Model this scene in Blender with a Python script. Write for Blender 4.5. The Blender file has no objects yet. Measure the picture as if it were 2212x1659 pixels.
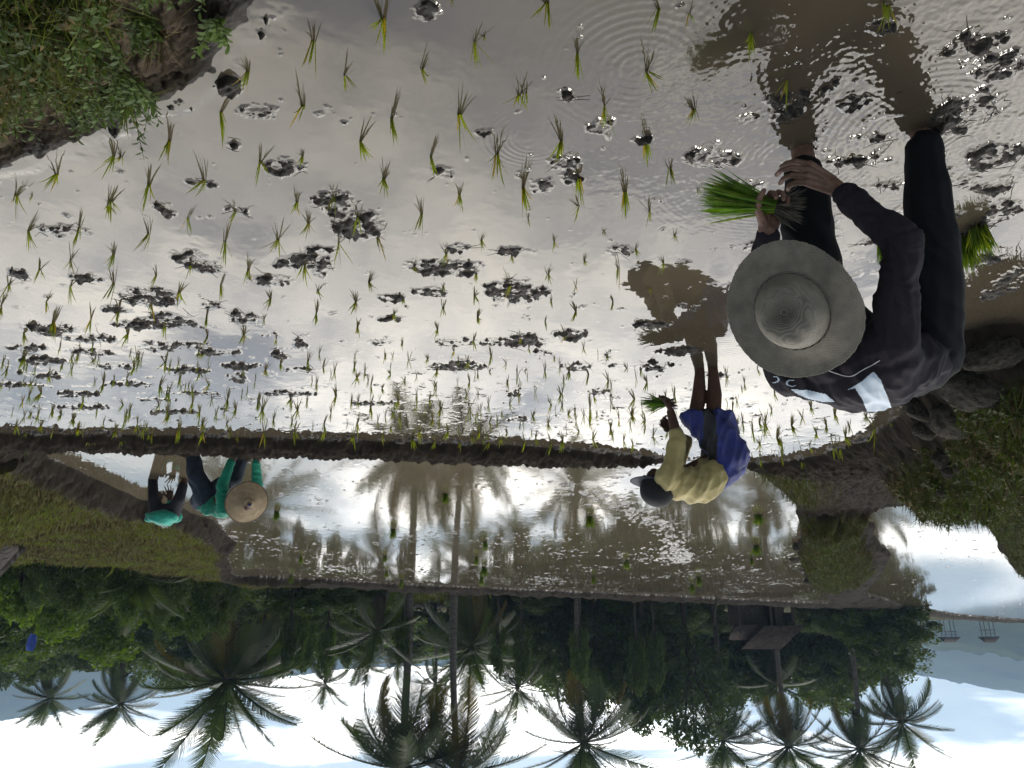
import bpy, bmesh, math, random
import numpy as np
from mathutils import Vector, Matrix, Euler, Quaternion
C = bpy.context.scene.collection
SC = bpy.context.scene
R = math.radians
rng = np.random.default_rng(7)
random.seed(7)

# ---------------------------------------------------------------- camera
# The photograph is stored upside down: the camera was held turned by half a turn about its own axis.
PITCH = R(19.0); FPX = 769.0; CAMH = 1.75
cam = bpy.data.cameras.new('camera'); camo = bpy.data.objects.new('camera', cam); C.objects.link(camo)
cam.sensor_width = 36.0; cam.lens = 36.0 * FPX / 1024.0; cam.clip_end = 9000.0; cam.clip_start = 0.05
camo.location = (0, 0, CAMH)
camo.rotation_euler = (Matrix.Rotation(R(90) - PITCH, 3, 'X') @ Matrix.Rotation(math.pi, 3, 'Z')).to_euler()
SC.camera = camo

# ---------------------------------------------------------------- sun, sky, exposure
SUN_EL, SUN_AZ = R(58), R(-28)          # azimuth measured from +Y towards +X
sd_ = Vector((math.sin(SUN_AZ) * math.cos(SUN_EL), math.cos(SUN_AZ) * math.cos(SUN_EL), math.sin(SUN_EL)))
sun = bpy.data.lights.new('sun', 'SUN'); suno = bpy.data.objects.new('sun', sun); C.objects.link(suno)
sun.energy = 1.3; sun.angle = R(12); sun.color = (1.0, 0.95, 0.86)
suno.rotation_euler = sd_.to_track_quat('Z', 'Y').to_euler()

W = bpy.data.worlds.new('World'); SC.world = W; W.use_nodes = True
def build_world():
    nt = W.node_tree; N = nt.nodes; L = nt.links; N.clear()
    out = N.new('ShaderNodeOutputWorld'); bg = N.new('ShaderNodeBackground'); bg.inputs[1].default_value = 0.1
    L.new(bg.outputs[0], out.inputs[0])
    sky = N.new('ShaderNodeTexSky'); sky.sky_type = 'NISHITA'; sky.sun_disc = False
    sky.sun_elevation = SUN_EL; sky.sun_rotation = SUN_AZ; sky.air_density = 1.2; sky.dust_density = 2.0
    tc = N.new('ShaderNodeTexCoord')
    def M(op, a, b=None, c=None, clamp=False):
        m = N.new('ShaderNodeMath'); m.operation = op; m.use_clamp = clamp
        for i, v in enumerate((a, b, c)):
            if v is None: continue
            if isinstance(v, (int, float)): m.inputs[i].default_value = v
            else: L.new(v, m.inputs[i])
        return m.outputs[0]
    sep = N.new('ShaderNodeSeparateXYZ'); L.new(tc.outputs['Generated'], sep.inputs[0])
    x, y, z = sep.outputs
    zz = M('ADD', M('MAXIMUM', z, 0.0), 0.22)
    cmb = N.new('ShaderNodeCombineXYZ')
    L.new(M('DIVIDE', x, zz), cmb.inputs[0]); L.new(M('DIVIDE', y, zz), cmb.inputs[1])
    def noise(scale, detail, rough, off):
        mp = N.new('ShaderNodeMapping'); mp.inputs['Location'].default_value = off
        L.new(cmb.outputs[0], mp.inputs[0])
        n = N.new('ShaderNodeTexNoise'); n.inputs['Scale'].default_value = scale
        n.inputs['Detail'].default_value = detail; n.inputs['Roughness'].default_value = rough
        n.inputs['Distortion'].default_value = 0.3
        L.new(mp.outputs[0], n.inputs['Vector']); return n.outputs[0]
    def ramp(v, a, b, lo=0.0, hi=1.0):
        r = N.new('ShaderNodeMapRange'); r.interpolation_type = 'SMOOTHSTEP'
        r.inputs[1].default_value = a; r.inputs[2].default_value = b
        r.inputs[3].default_value = lo; r.inputs[4].default_value = hi
        L.new(v, r.inputs[0]); return r.outputs[0]
    n1 = noise(1.7, 7, 0.55, (3.1, 1.7, 0)); n2 = noise(3.6, 7, 0.6, (9.3, 4.4, 2))
    # brightness of the cloud deck: bright where the hidden sun lights it from ahead, dull behind and overhead
    fx, fy = math.sin(R(-14)), math.cos(R(-14))
    front = M('ADD', M('MULTIPLY', x, fx), M('MULTIPLY', y, fy))
    b1 = ramp(front, -0.2, 0.98, SKY['back'], SKY['front'])
    b1 = M('MULTIPLY', b1, ramp(z, 0.35, 0.9, 1.0, SKY['zenith']))
    bright = M('MULTIPLY', b1, ramp(n2, 0.3, 0.7, SKY['nlo'], SKY['nhi']))
    cover = ramp(n1, SKY['c0'], SKY['c1'], 0.25, 1.0)
    cc = N.new('ShaderNodeMix'); cc.data_type = 'RGBA'
    cc.inputs[6].default_value = (1.0, 0.985, 0.965, 1); cc.inputs[7].default_value = (1.06, 1.0, 0.90, 1)
    L.new(ramp(n2, 0.35, 0.65), cc.inputs[0])
    sc = N.new('ShaderNodeVectorMath'); sc.operation = 'SCALE'
    L.new(cc.outputs[2], sc.inputs[0]); L.new(bright, sc.inputs['Scale'])
    ss = N.new('ShaderNodeVectorMath'); ss.operation = 'SCALE'; ss.inputs['Scale'].default_value = SKY['blue']
    L.new(sky.outputs[0], ss.inputs[0])
    mx = N.new('ShaderNodeMix'); mx.data_type = 'RGBA'
    L.new(cover, mx.inputs[0]); L.new(ss.outputs[0], mx.inputs[6]); L.new(sc.outputs[0], mx.inputs[7])
    # thin blue openings low in the sky
    cl = N.new('ShaderNodeCombineXYZ'); L.new(M('MULTIPLY', x, 1.6), cl.inputs[0]); L.new(M('MULTIPLY', y, 1.6), cl.inputs[1]); L.new(M('MULTIPLY', z, 9.0), cl.inputs[2])
    n3 = N.new('ShaderNodeTexNoise'); n3.inputs['Scale'].default_value = 1.5; n3.inputs['Detail'].default_value = 5; n3.inputs['Distortion'].default_value = .4
    L.new(cl.outputs[0], n3.inputs['Vector'])
    side = ramp(M('ABSOLUTE', x), 0.12, 0.5, -0.05, 0.09)
    p = M('MULTIPLY', ramp(M('ADD', n3.outputs[0], side), 0.47, 0.58), ramp(z, 0.16, 0.30, 0.95, 0.0))
    m2 = N.new('ShaderNodeMix'); m2.data_type = 'RGBA'; L.new(p, m2.inputs[0]); L.new(mx.outputs[2], m2.inputs[6]); m2.inputs[7].default_value = (7.0, 8.9, 10.2, 1)
    L.new(m2.outputs[2], bg.inputs[0])
SKY = dict(back=5.0, front=50.0, zenith=0.35, nlo=0.72, nhi=1.2, c0=0.36, c1=0.52, blue=2.2)
build_world()
SC.view_settings.view_transform = 'Standard'; SC.view_settings.look = 'None'
SC.view_settings.exposure = 0.0; SC.view_settings.gamma = 1.0; SC.view_settings.use_curve_mapping = False
SC.cycles.max_bounces = 6; SC.cycles.diffuse_bounces = 2; SC.cycles.glossy_bounces = 3
SC.cycles.transparent_max_bounces = 6; SC.cycles.caustics_reflective = False; SC.cycles.caustics_refractive = False
SC.cycles.use_denoising = True; SC.cycles.volume_bounces = 0

# ---------------------------------------------------------------- helpers: photograph (2212 x 1659 view) to world
S_ = 1024.0 / 2212.0
cp, sp = math.cos(PITCH), math.sin(PITCH)
def ray(X, Y):
    xr = ((2212 - X) * S_ - 512) / FPX; yr = (384 - (1659 - Y) * S_) / FPX
    return (xr, cp + yr * sp, -sp + yr * cp)
def Gz(X, Y, z=0.0):
    d = ray(X, Y); t = (z - CAMH) / d[2]
    return Vector((d[0] * t, d[1] * t, z))
def Gy(X, Y, y):
    d = ray(X, Y); t = y / d[1]
    return Vector((d[0] * t, y, CAMH + d[2] * t))
def depth_of(v): return v[1] * cp + (CAMH - v[2]) * sp
def px2m(n, v): return n * S_ * depth_of(v) / FPX

# ---------------------------------------------------------------- helpers: objects
def tag(o, label=None, cat=None, group=None, kind=None):
    if label: o['label'] = label
    if cat: o['category'] = cat
    if group: o['group'] = group
    if kind: o['kind'] = kind
    return o
def link(o, parent=None):
    C.objects.link(o)
    if parent: o.parent = parent
    return o
def empty(name, loc=(0, 0, 0), rz=0.0):
    o = bpy.data.objects.new(name, None); o.location = loc; o.rotation_euler = (0, 0, rz)
    o.empty_display_size = 0.1
    return link(o)
def npmesh(name, verts, faces, smooth=True, mats=(), matidx=None, attrs=None):
    """verts (n,3), faces: (m,4) or (m,3) int array, or a list of such arrays"""
    me = bpy.data.meshes.new(name)
    fl = faces if isinstance(faces, list) else [faces]
    fl = [np.asarray(f, dtype=np.int32) for f in fl if len(f)]
    v = np.asarray(verts, dtype=np.float32)
    me.vertices.add(len(v)); me.vertices.foreach_set('co', v.ravel())
    li = np.concatenate([f.ravel() for f in fl]); cnt = np.concatenate([np.full(len(f), f.shape[1], np.int32) for f in fl])
    st = np.concatenate([[0], np.cumsum(cnt)[:-1]]).astype(np.int32)
    me.loops.add(len(li)); me.loops.foreach_set('vertex_index', li)
    me.polygons.add(len(cnt)); me.polygons.foreach_set('loop_start', st)
    for m in mats: me.materials.append(m)
    if matidx is not None: me.polygons.foreach_set('material_index', np.asarray(matidx, np.int32))
    me.update(calc_edges=True)
    if smooth: me.shade_smooth()
    for k, a in (attrs or {}).items():
        a = np.asarray(a, np.float32)
        if a.ndim == 1:
            at = me.attributes.new(k, 'FLOAT', 'POINT'); at.data.foreach_set('value', a)
        else:
            at = me.attributes.new(k, 'FLOAT_VECTOR', 'POINT'); at.data.foreach_set('vector', a.ravel())
    return me
def mobj(name, me, parent=None, loc=None):
    o = bpy.data.objects.new(name, me)
    if loc is not None: o.location = loc
    return link(o, parent)

# ---------------------------------------------------------------- helpers: noise
def _hash(ix, iy, seed):
    h = (ix.astype(np.int64) * 374761393 + iy.astype(np.int64) * 668265263 + seed * 1442695041) & 0xFFFFFFFF
    h = ((h ^ (h >> 13)) * 1274126177) & 0xFFFFFFFF
    h = h ^ (h >> 16)
    return (h & 0xFFFF).astype(np.float32) / 65536.0
_AN = np.linspace(0, 2 * np.pi, 257)[:256]; _GX = np.cos(_AN).astype(np.float32); _GY = np.sin(_AN).astype(np.float32)
def pn(x, y, seed=0):
    x = np.asarray(x, np.float32); y = np.asarray(y, np.float32)
    ix = np.floor(x); iy = np.floor(y); fx = x - ix; fy = y - iy
    u = fx * fx * fx * (fx * (fx * 6 - 15) + 10); v = fy * fy * fy * (fy * (fy * 6 - 15) + 10)
    r = 0
    for dx in (0, 1):
        for dy in (0, 1):
            a = (_hash(ix + dx, iy + dy, seed) * 255).astype(np.int32)
            g = _GX[a] * (fx - dx) + _GY[a] * (fy - dy)
            r = r + g * (u if dx else 1 - u) * (v if dy else 1 - v)
    return r * 1.5
def fbm(x, y, o=4, seed=0, gain=0.5):
    s = 0; a = 1.0; f = 1.0; t = 0
    for i in range(o):
        s = s + a * pn(x * f + 13.7 * i, y * f - 7.3 * i, seed + i); t += a; a *= gain; f *= 2.03
    return s / t
def sstep(a, b, x):
    t = np.clip((x - a) / (b - a), 0, 1); return t * t * (3 - 2 * t)

# ---------------------------------------------------------------- helpers: materials
def new_mat(name):
    m = bpy.data.materials.new(name); m.use_nodes = True
    nt = m.node_tree; b = nt.nodes['Principled BSDF']
    return m, nt, b
def mat(name, col, rough=0.7, var=0.25, scale=8.0, bump=0.0, bscale=None, spec=0.5, col2=None, coord='Object', detail=5, sub=None, trans=0.0, sheen=0.0, stretch=None, rnd=0.0):
    """plain procedural material: base colour broken up by noise, optional bump"""
    m, nt, b = new_mat(name); N = nt.nodes; L = nt.links
    tc = N.new('ShaderNodeTexCoord'); vec = tc.outputs[coord]
    if stretch:
        mp = N.new('ShaderNodeMapping'); mp.inputs['Scale'].default_value = stretch
        L.new(vec, mp.inputs[0]); vec = mp.outputs[0]
    n = N.new('ShaderNodeTexNoise'); n.inputs['Scale'].default_value = scale; n.inputs['Detail'].default_value = detail
    n.inputs['Roughness'].default_value = 0.6; L.new(vec, n.inputs['Vector'])
    rp = N.new('ShaderNodeValToRGB')
    c = np.array(col); c2 = np.array(col2) if col2 is not None else None
    rp.color_ramp.elements[0].position = 0.3; rp.color_ramp.elements[1].position = 0.7
    rp.color_ramp.elements[0].color = (*np.clip(c * (1 - var), 0, 1), 1)
    rp.color_ramp.elements[1].color = (*np.clip(c2 if c2 is not None else c * (1 + var), 0, 1), 1)
    L.new(n.outputs[0], rp.inputs[0]); cout = rp.outputs[0]
    if rnd > 0:
        oi = N.new('ShaderNodeObjectInfo'); hs = N.new('ShaderNodeHueSaturation')
        mr = N.new('ShaderNodeMapRange'); mr.inputs[3].default_value = 1 - rnd; mr.inputs[4].default_value = 1 + rnd
        L.new(oi.outputs['Random'], mr.inputs[0]); L.new(mr.outputs[0], hs.inputs['Value']); L.new(cout, hs.inputs['Color'])
        cout = hs.outputs[0]
    L.new(cout, b.inputs['Base Color'])
    b.inputs['Roughness'].default_value = rough; b.inputs['Specular IOR Level'].default_value = spec
    if sheen: b.inputs['Sheen Weight'].default_value = sheen; b.inputs['Sheen Roughness'].default_value = 0.4
    if bump:
        n2 = N.new('ShaderNodeTexNoise'); n2.inputs['Scale'].default_value = bscale or scale * 3; n2.inputs['Detail'].default_value = 6
        L.new(vec, n2.inputs['Vector'])
        bp = N.new('ShaderNodeBump'); bp.inputs['Strength'].default_value = 1.0; bp.inputs['Distance'].default_value = bump
        L.new(n2.outputs[0], bp.inputs['Height']); L.new(bp.outputs[0], b.inputs['Normal'])
    if trans > 0:       # thin leaves let light through
        out = nt.nodes['Material Output']
        t = N.new('ShaderNodeBsdfTranslucent'); mxs = N.new('ShaderNodeMixShader'); mxs.inputs[0].default_value = trans
        hs2 = N.new('ShaderNodeHueSaturation'); hs2.inputs['Value'].default_value = 1.6; hs2.inputs['Saturation'].default_value = 1.15
        L.new(cout, hs2.inputs['Color']); L.new(hs2.outputs[0], t.inputs[0])
        L.new(b.outputs[0], mxs.inputs[1]); L.new(t.outputs[0], mxs.inputs[2]); L.new(mxs.outputs[0], out.inputs[0])
    return m
# ---------------------------------------------------------------- the terraces
Z1, Z2, Z3 = 0.0, -0.40, -0.50
def poly(pts, z): return np.array([Gz(X, Y, z)[:2] for X, Y in pts])
bankR = poly([(578, -5), (560, 50), (500, 95), (455, 145), (420, 175), (370, 205), (300, 228), (260, 262), (130, 322), (0, 356), (-220, 420)], Z1)
R1 = np.vstack([np.array([[0.62, 0.2], [0.62, 1.2]]), bankR, np.array([[4.4, 4.2], [7.5, 6.9]]),
     poly([(-300, 925), (0, 935), (400, 941), (800, 951), (1150, 962), (1400, 985), (1560, 1000), (1690, 998), (1800, 975), (1880, 940), (1935, 905),
           (1975, 830), (2000, 770), (2050, 722), (2130, 700), (2230, 694), (2420, 690)], Z1), np.array([[-6, 3.6], [-6, 0.2]])])
dA_back = [(-300, 975), (0, 987), (200, 992), (400, 1000), (600, 1005), (800, 1010), (1000, 1020), (1150, 1026), (1300, 1021), (1450, 1014), (1600, 1010)]
back = np.array([Gz(X, Y, 0.13)[:2] for X, Y in dA_back]) + np.array([0, 0.22])
terr = poly([(110, 990), (160, 1011), (230, 1044), (300, 1078), (387, 1094), (443, 1118), (497, 1148), (503, 1178), (500, 1225), (508, 1243)], Z2)
farD = poly([(508, 1243), (700, 1252), (900, 1264), (1150, 1274), (1400, 1285), (1600, 1294), (1780, 1303)], Z2)
R2 = np.vstack([terr[1:], farD[1:], poly([(1800, 1300), (1750, 1255), (1722, 1185), (1738, 1135), (1722, 1092), (1660, 1035), (1640, 1022)], Z2), back[::-1][:-1], terr[:1]])
bank_pts = [(2330, 745), (2230, 790), (2140, 850), (2075, 915), (2045, 985), (2066, 1045), (2108, 1100), (2153, 1152), (2193, 1205), (2230, 1262), (2300, 1340)]
bank_l = poly(bank_pts, 0.33)
R3a = poly([(1852, 1102), (1925, 1082), (1990, 1076), (2045, 1086)], Z3)
R3b = bank_l[6:] + np.array([0.1, 0.50])
R3c = poly([(2900, 1345), (2212, 1340), (2080, 1330), (1950, 1309), (1865, 1278), (1900, 1245), (1922, 1200), (1887, 1142)], Z3)
R3 = np.vstack([R3a, R3b, R3c])
def seg_dist(px, py, P, closed=True):
    d = np.full(px.shape, 1e9, np.float32); n = len(P)
    for i in range(n if closed else n - 1):
        a = P[i]; b = P[(i + 1) % n]; ab = b - a; l2 = ab @ ab + 1e-12
        t = np.clip(((px - a[0]) * ab[0] + (py - a[1]) * ab[1]) / l2, 0, 1)
        dx = px - a[0] - t * ab[0]; dy = py - a[1] - t * ab[1]
        d = np.minimum(d, dx * dx + dy * dy)
    return np.sqrt(d)
def inside(px, py, P):
    c = np.zeros(px.shape, bool); n = len(P); j = n - 1
    for i in range(n):
        xi, yi = P[i]; xj, yj = P[j]
        m = ((yi > py) != (yj > py)) & (px < (xj - xi) * (py - yi) / (yj - yi + 1e-12) + xi)
        c ^= m; j = i
    return c
def sdist(px, py, P):
    d = seg_dist(px, py, P); return np.where(inside(px, py, P), -d, d)
NT = 1250
yr1 = np.exp(np.linspace(math.log(1.0), math.log(8.2), 860)); yr2 = np.exp(np.linspace(math.log(8.2), math.log(100), 540))[1:]
yrow = np.concatenate([yr1, yr2]).astype(np.float32); NR = len(yrow)
tcol = np.linspace(-0.95, 0.95, NT).astype(np.float32)
GX = (tcol[None, :] * (yrow[:, None] + 0.5)); GY = np.repeat(yrow[:, None], NT, 1)
# wobbled coordinates make every shoreline ragged
far_w = sstep(9, 16, GY) * .22
wx = GX + far_w * fbm(GX * .9, GY * .5, 3, 6) + 0.05 * fbm(GX * 2.2, GY * 2.2, 4, 3) + 0.02 * fbm(GX * 11, GY * 11, 3, 33)
wy = GY + far_w * 1.5 * fbm(GX * .8, GY * .4, 3, 7) + 0.05 * fbm(GX * 2.2, GY * 2.2, 4, 5) + 0.02 * fbm(GX * 11, GY * 11, 3, 35)
s1 = sdist(wx, wy, R1); s2 = sdist(wx, wy, R2); s3 = sdist(wx, wy, R3)
w1 = (7 - 6.5 * sstep(7.6, 9.6, GY)) / (np.maximum(s1, 0) + .03) ** 2; w2 = 1 / (np.maximum(s2, 0) + .03) ** 2; w3 = 1 / (np.maximum(s3, 0) + .03) ** 2
base = (w1 * Z1 + w2 * Z2 + w3 * Z3) / (w1 + w2 + w3)
smin = np.minimum(np.minimum(s1, s2), s3)
SMIN = smin
n_lo = fbm(GX * 0.9, GY * 0.9, 4, 11); n_mid = fbm(GX * 4.5, GY * 4.5, 4, 12); n_hi = fbm(GX * 22, GY * 22, 4, 13)
# ---- land
land = base + 0.13 * (1 - np.exp(-np.maximum(smin, 0) / 0.10)) + 0.025 * n_mid * sstep(0, .3, smin)
def ridge(pts, z, h, w):
    P = poly(pts, z); d = seg_dist(GX, GY, P, False)
    return h * np.exp(-(d / w) ** 2)
# stony bank on the left of the upright view, grassy mound in the middle, near bank on the right
dB = seg_dist(wx, wy, bank_l, False)
lb = 0.44 * np.exp(-(dB / (0.80 - .30 * sstep(5.5, 7.5, GY))) ** 4) * sstep(-0.02, 0.55, np.minimum(s1, s3 + .1))
land = land + lb * (1 + 0.5 * n_mid)
dM = seg_dist(wx + .5 * n_lo, wy + .4 * n_mid, poly([(1752, 1140), (1768, 1185), (1790, 1215), (1815, 1258)], -0.15), False)
mound = 0.36 * np.exp(-(dM / 0.75) ** 4) * sstep(-.02, 0.18, s2)
land = land + mound * (1 + .6 * n_mid)
dR = seg_dist(GX, GY, bankR, False)
nearR = ((GX > 0.2) & (GY < 6.0) & (s1 > 0))
land = np.where(nearR, land + 0.30 * sstep(0.08, 1.1, s1) + 0.04 * n_mid * sstep(0.02, 0.3, s1), land)
terrace_m = ((s2 > 0) & (GX > 2.2) & (GY > 8.3) & (GY < 26)).astype(np.float32)
land = land + terrace_m * (0.16 * np.exp(-((s2 - .16) / .14) ** 2) * fbm(GX * 6, GY * 3.2, 4, 54) + 0.12 * sstep(0.05, 0.30, s2) + 0.05 * n_lo * sstep(.2, .8, s2))
# soil heap at the terrace's right end
hp = Gz(15, 1100, -0.1); land = land + 0.55 * np.exp(-(((GX - hp[0] - .3) ** 2 + (GY - hp[1]) ** 2) / 0.9))
# ground falls behind the terraces
fl_pts = [tuple(p) for p in poly([(2900, 1345), (2212, 1340), (2080, 1330), (1950, 1309)], Z3)] + [tuple(farD[k]) for k in (6, 5, 4, 3, 2, 1, 0)]
yfar = np.interp(GX, [p[0] for p in fl_pts] + [farD[0][0] + 1.0, 12, 20], [p[1] + 1.2 for p in fl_pts] + [19.3, 16.5, 15])
fall = sstep(0.0, 7.0, GY - yfar)
land = land - 1.3 * fall
# ---- paddy floor: clods pushed up through a thin sheet of water
CL = [(915,22,45,22),(500,185,35,22),(560,240,50,22),(498,310,24,8),(605,355,52,32),(440,398,45,12),(355,455,38,20),(140,497,78,20),(410,555,45,22),(525,458,32,16),(710,430,62,32),(770,490,68,36),
 (660,565,85,20),(580,605,66,18),(960,574,92,22),(930,630,55,16),(845,645,42,11),(1110,630,82,30),(1222,352,56,26),(1240,385,40,18),(1180,405,40,20),(1302,265,38,24),(1520,330,52,30),(1110,541,62,9),(985,535,30,12),(1335,545,36,12),
 (320,640,74,26),(170,600,35,12),(50,595,28,16),(365,690,70,22),(540,690,45,22),(120,712,70,14),(465,662,30,14),(190,730,62,10),(340,745,66,14),(640,742,24,15),(470,762,60,10),(830,735,44,9),(985,735,52,14),(1120,735,86,16),
 (1235,722,48,18),(1000,790,50,14),(1065,742,40,8),(1250,790,40,12),(1170,762,36,8),(510,815,30,14),(400,800,64,9),(100,780,72,11),(255,790,50,9),(40,832,64,7),(170,852,64,8),(330,862,60,6),(605,770,20,10),(700,585,28,18),
 (1410,700,50,10),(1478,660,16,7),(1507,667,16,10),(1470,760,64,10),(1410,792,40,10),(1550,815,40,7),(1290,845,30,8),(1110,850,24,9),(960,792,52,12),(1120,905,28,9),(1245,790,40,12),(1330,790,28,8),
 (1620,250,46,10),(1560,338,42,24),(1610,398,60,13),(1700,210,62,26),(1790,195,26,22),(1850,218,44,26),(2090,232,110,40),(2150,150,80,40),(2050,272,60,24),(2150,330,80,34),(1935,402,60,12),(1880,302,60,12),(1850,352,80,12),(1630,532,28,13),
 (2160,452,52,34),(2120,562,60,20),(2180,610,40,46),(2140,402,60,18),(1905,345,50,9),(1900,60,40,20),(2120,90,50,26),(2070,90,30,30),(1390,300,26,8),(1060,285,18,8),(1225,200,20,14),(960,375,30,14),(1890,515,36,12),(1690,245,50,20),
 (845,690,40,8),(1410,790,50,12),(760,470,60,24),(690,540,50,12),(440,575,46,16),(250,665,40,12),(300,700,60,10),(410,745,60,9),(520,790,60,7),(640,800,50,7),(280,830,70,7),(60,750,60,9),(90,810,60,7),(210,760,60,8),(430,850,70,6),(620,850,70,6),(800,870,60,6),(180,880,80,6),(380,890,80,6)]
clod = np.full(GX.shape, -1.0, np.float32)
for (cx, cy, rx, ry) in CL:
    c = Gz(cx, cy, 0.0); a = .88 * px2m(rx, c); b = .88 * abs(Gz(cx, cy + ry, 0)[1] - Gz(cx, cy - ry, 0)[1]) / 2
    r0, r1 = np.searchsorted(yrow, [c[1] - 2 * b - .1, c[1] + 2 * b + .1])
    if r1 <= r0: continue
    q = 1 - ((wx[r0:r1] - c[0]) / a) ** 2 - ((wy[r0:r1] - c[1]) / b) ** 2
    clod[r0:r1] = np.maximum(clod[r0:r1], q)
n_sp = fbm(GX * 7.5, GY * 7.5, 3, 21); n_sp2 = fbm(GX * 26, GY * 26, 2, 22); n_cl = fbm(GX * 1.3, GY * 1.3, 3, 23)
n_vh = fbm(GX * 48, GY * 48, 3, 24); n_ed = fbm(GX * 14, GY * 14, 4, 25)
cm = sstep(-0.35, 0.55, clod + 0.7 * n_sp + 0.9 * n_ed + 0.5 * n_vh - 0.04)
core = sstep(.10, .75, clod + .8 * n_ed + .5 * n_sp)
dens = 0.20 * sstep(3.2, 5.5, GY) + 0.10 * sstep(5.6, 6.3, GY) + 0.05 * n_cl
# disturbed mud around the nearest planter
pd = np.exp(-(((GX + 1.75) / 0.75) ** 2 + ((GY - 2.6) / 0.9) ** 2)) * 0.42
sp_m = sstep(0.39, 0.72, n_sp + 0.35 * n_sp2 + .3 * n_vh + dens + pd + 0.12 * n_cl) * 0.8
cover = np.maximum(cm * (clod > -0.9), sp_m)
floor1 = -0.030 + 0.010 * n_mid + cover * (0.0315 + 0.014 * n_sp2 + 0.010 * n_hi + 0.010 * n_mid + 0.010 * n_vh) + np.where(clod > -.9, core, 0) * (0.003 + .018 * n_ed + .009 * n_sp2) + 0.030 * sstep(-0.22, 0.0, s1) 
# lower paddies: puddled mud in streaks
n_s2 = fbm(GX * 3.2, GY * 2.0, 4, 41); n_s3 = fbm(GX * 9, GY * 5.0, 3, 42)
n_s5 = fbm(GX * 16, GY * 8.0, 3, 46)
mud2 = -0.0235 + .009 * sstep(12, 17, GY) + 0.050 * (n_s2 * 0.55 + n_s3 * 0.6 + n_s5 * .55) + 0.020 * fbm(GX * .5, GY * .28, 3, 44)
trackP = poly([(1190, 1040), (1250, 1060), (1330, 1085), (1390, 1120), (1440, 1140), (1460, 1180), (1475, 1215)], Z2)
trk = np.exp(-(seg_dist(wx, wy, trackP, False) / 0.30) ** 2)
mud2 = mud2 + trk * 0.05 * (0.3 + n_s3)
floor2 = Z2 + mud2
n_s4 = fbm(GX * 5.0, GY * 2.6, 3, 45)
floor3 = Z3 - 0.028 + 0.085 * np.maximum(n_s4 - .10, -0.2) + .02 * n_s5 - .02 * sstep(-.3, 0, s3)
H = np.where(s1 < 0, floor1, np.where(s2 < 0, floor2, np.where(s3 < 0, floor3, land)))
# join floor and land without a step
jn = sstep(-0.02, 0.06, smin)
fl = np.where((s1 <= s2) & (s1 <= s3), floor1, np.where(s2 <= s3, floor2, floor3))
H = np.where(smin < 0.06, fl * (1 - jn) + land * jn, H)
# rough dug mud on the dikes
rough = sstep(0.0, 0.08, smin) * (1 - fall)
lump = np.abs(fbm(GX * 9, GY * 9, 4, 51)) 
H = H + rough * (0.075 * (lump - .2) + .05 * np.abs(fbm(GX * 4, GY * 4, 3, 52)) + 0.018 * n_hi + .010 * n_vh) + rough * sstep(12, 18, GY) * .16 * fbm(GX * 1.4, GY * .7, 3, 53)
GZ = H.astype(np.float32)
# where it is green
g_bank = sstep(0.10, 0.30, lb + .20 * n_mid) * sstep(0.02, .3, s1 + .1 * n_mid) + sstep(0.05, 0.2, mound + .1 * n_mid)
g_terr = terrace_m * sstep(0.22, 0.42, s2 + .12 * n_mid)
g_near = nearR * sstep(0.34, 0.62, s1 + 0.25 * n_lo + .2 * n_mid)
edgeP = poly([(1612, 1008), (1690, 1068), (1730, 1120)], -0.05)
g_edge = np.exp(-(seg_dist(wx, wy, edgeP, False) / 0.35) ** 2) * sstep(0.05, .2, smin)
GRASS = np.clip(g_bank + g_terr + g_near + 0.9 * g_edge, 0, 1) * (1 - .6 * fall)
GRASS = np.clip(np.maximum(GRASS, 0.85 * fall), 0, 1)

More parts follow.
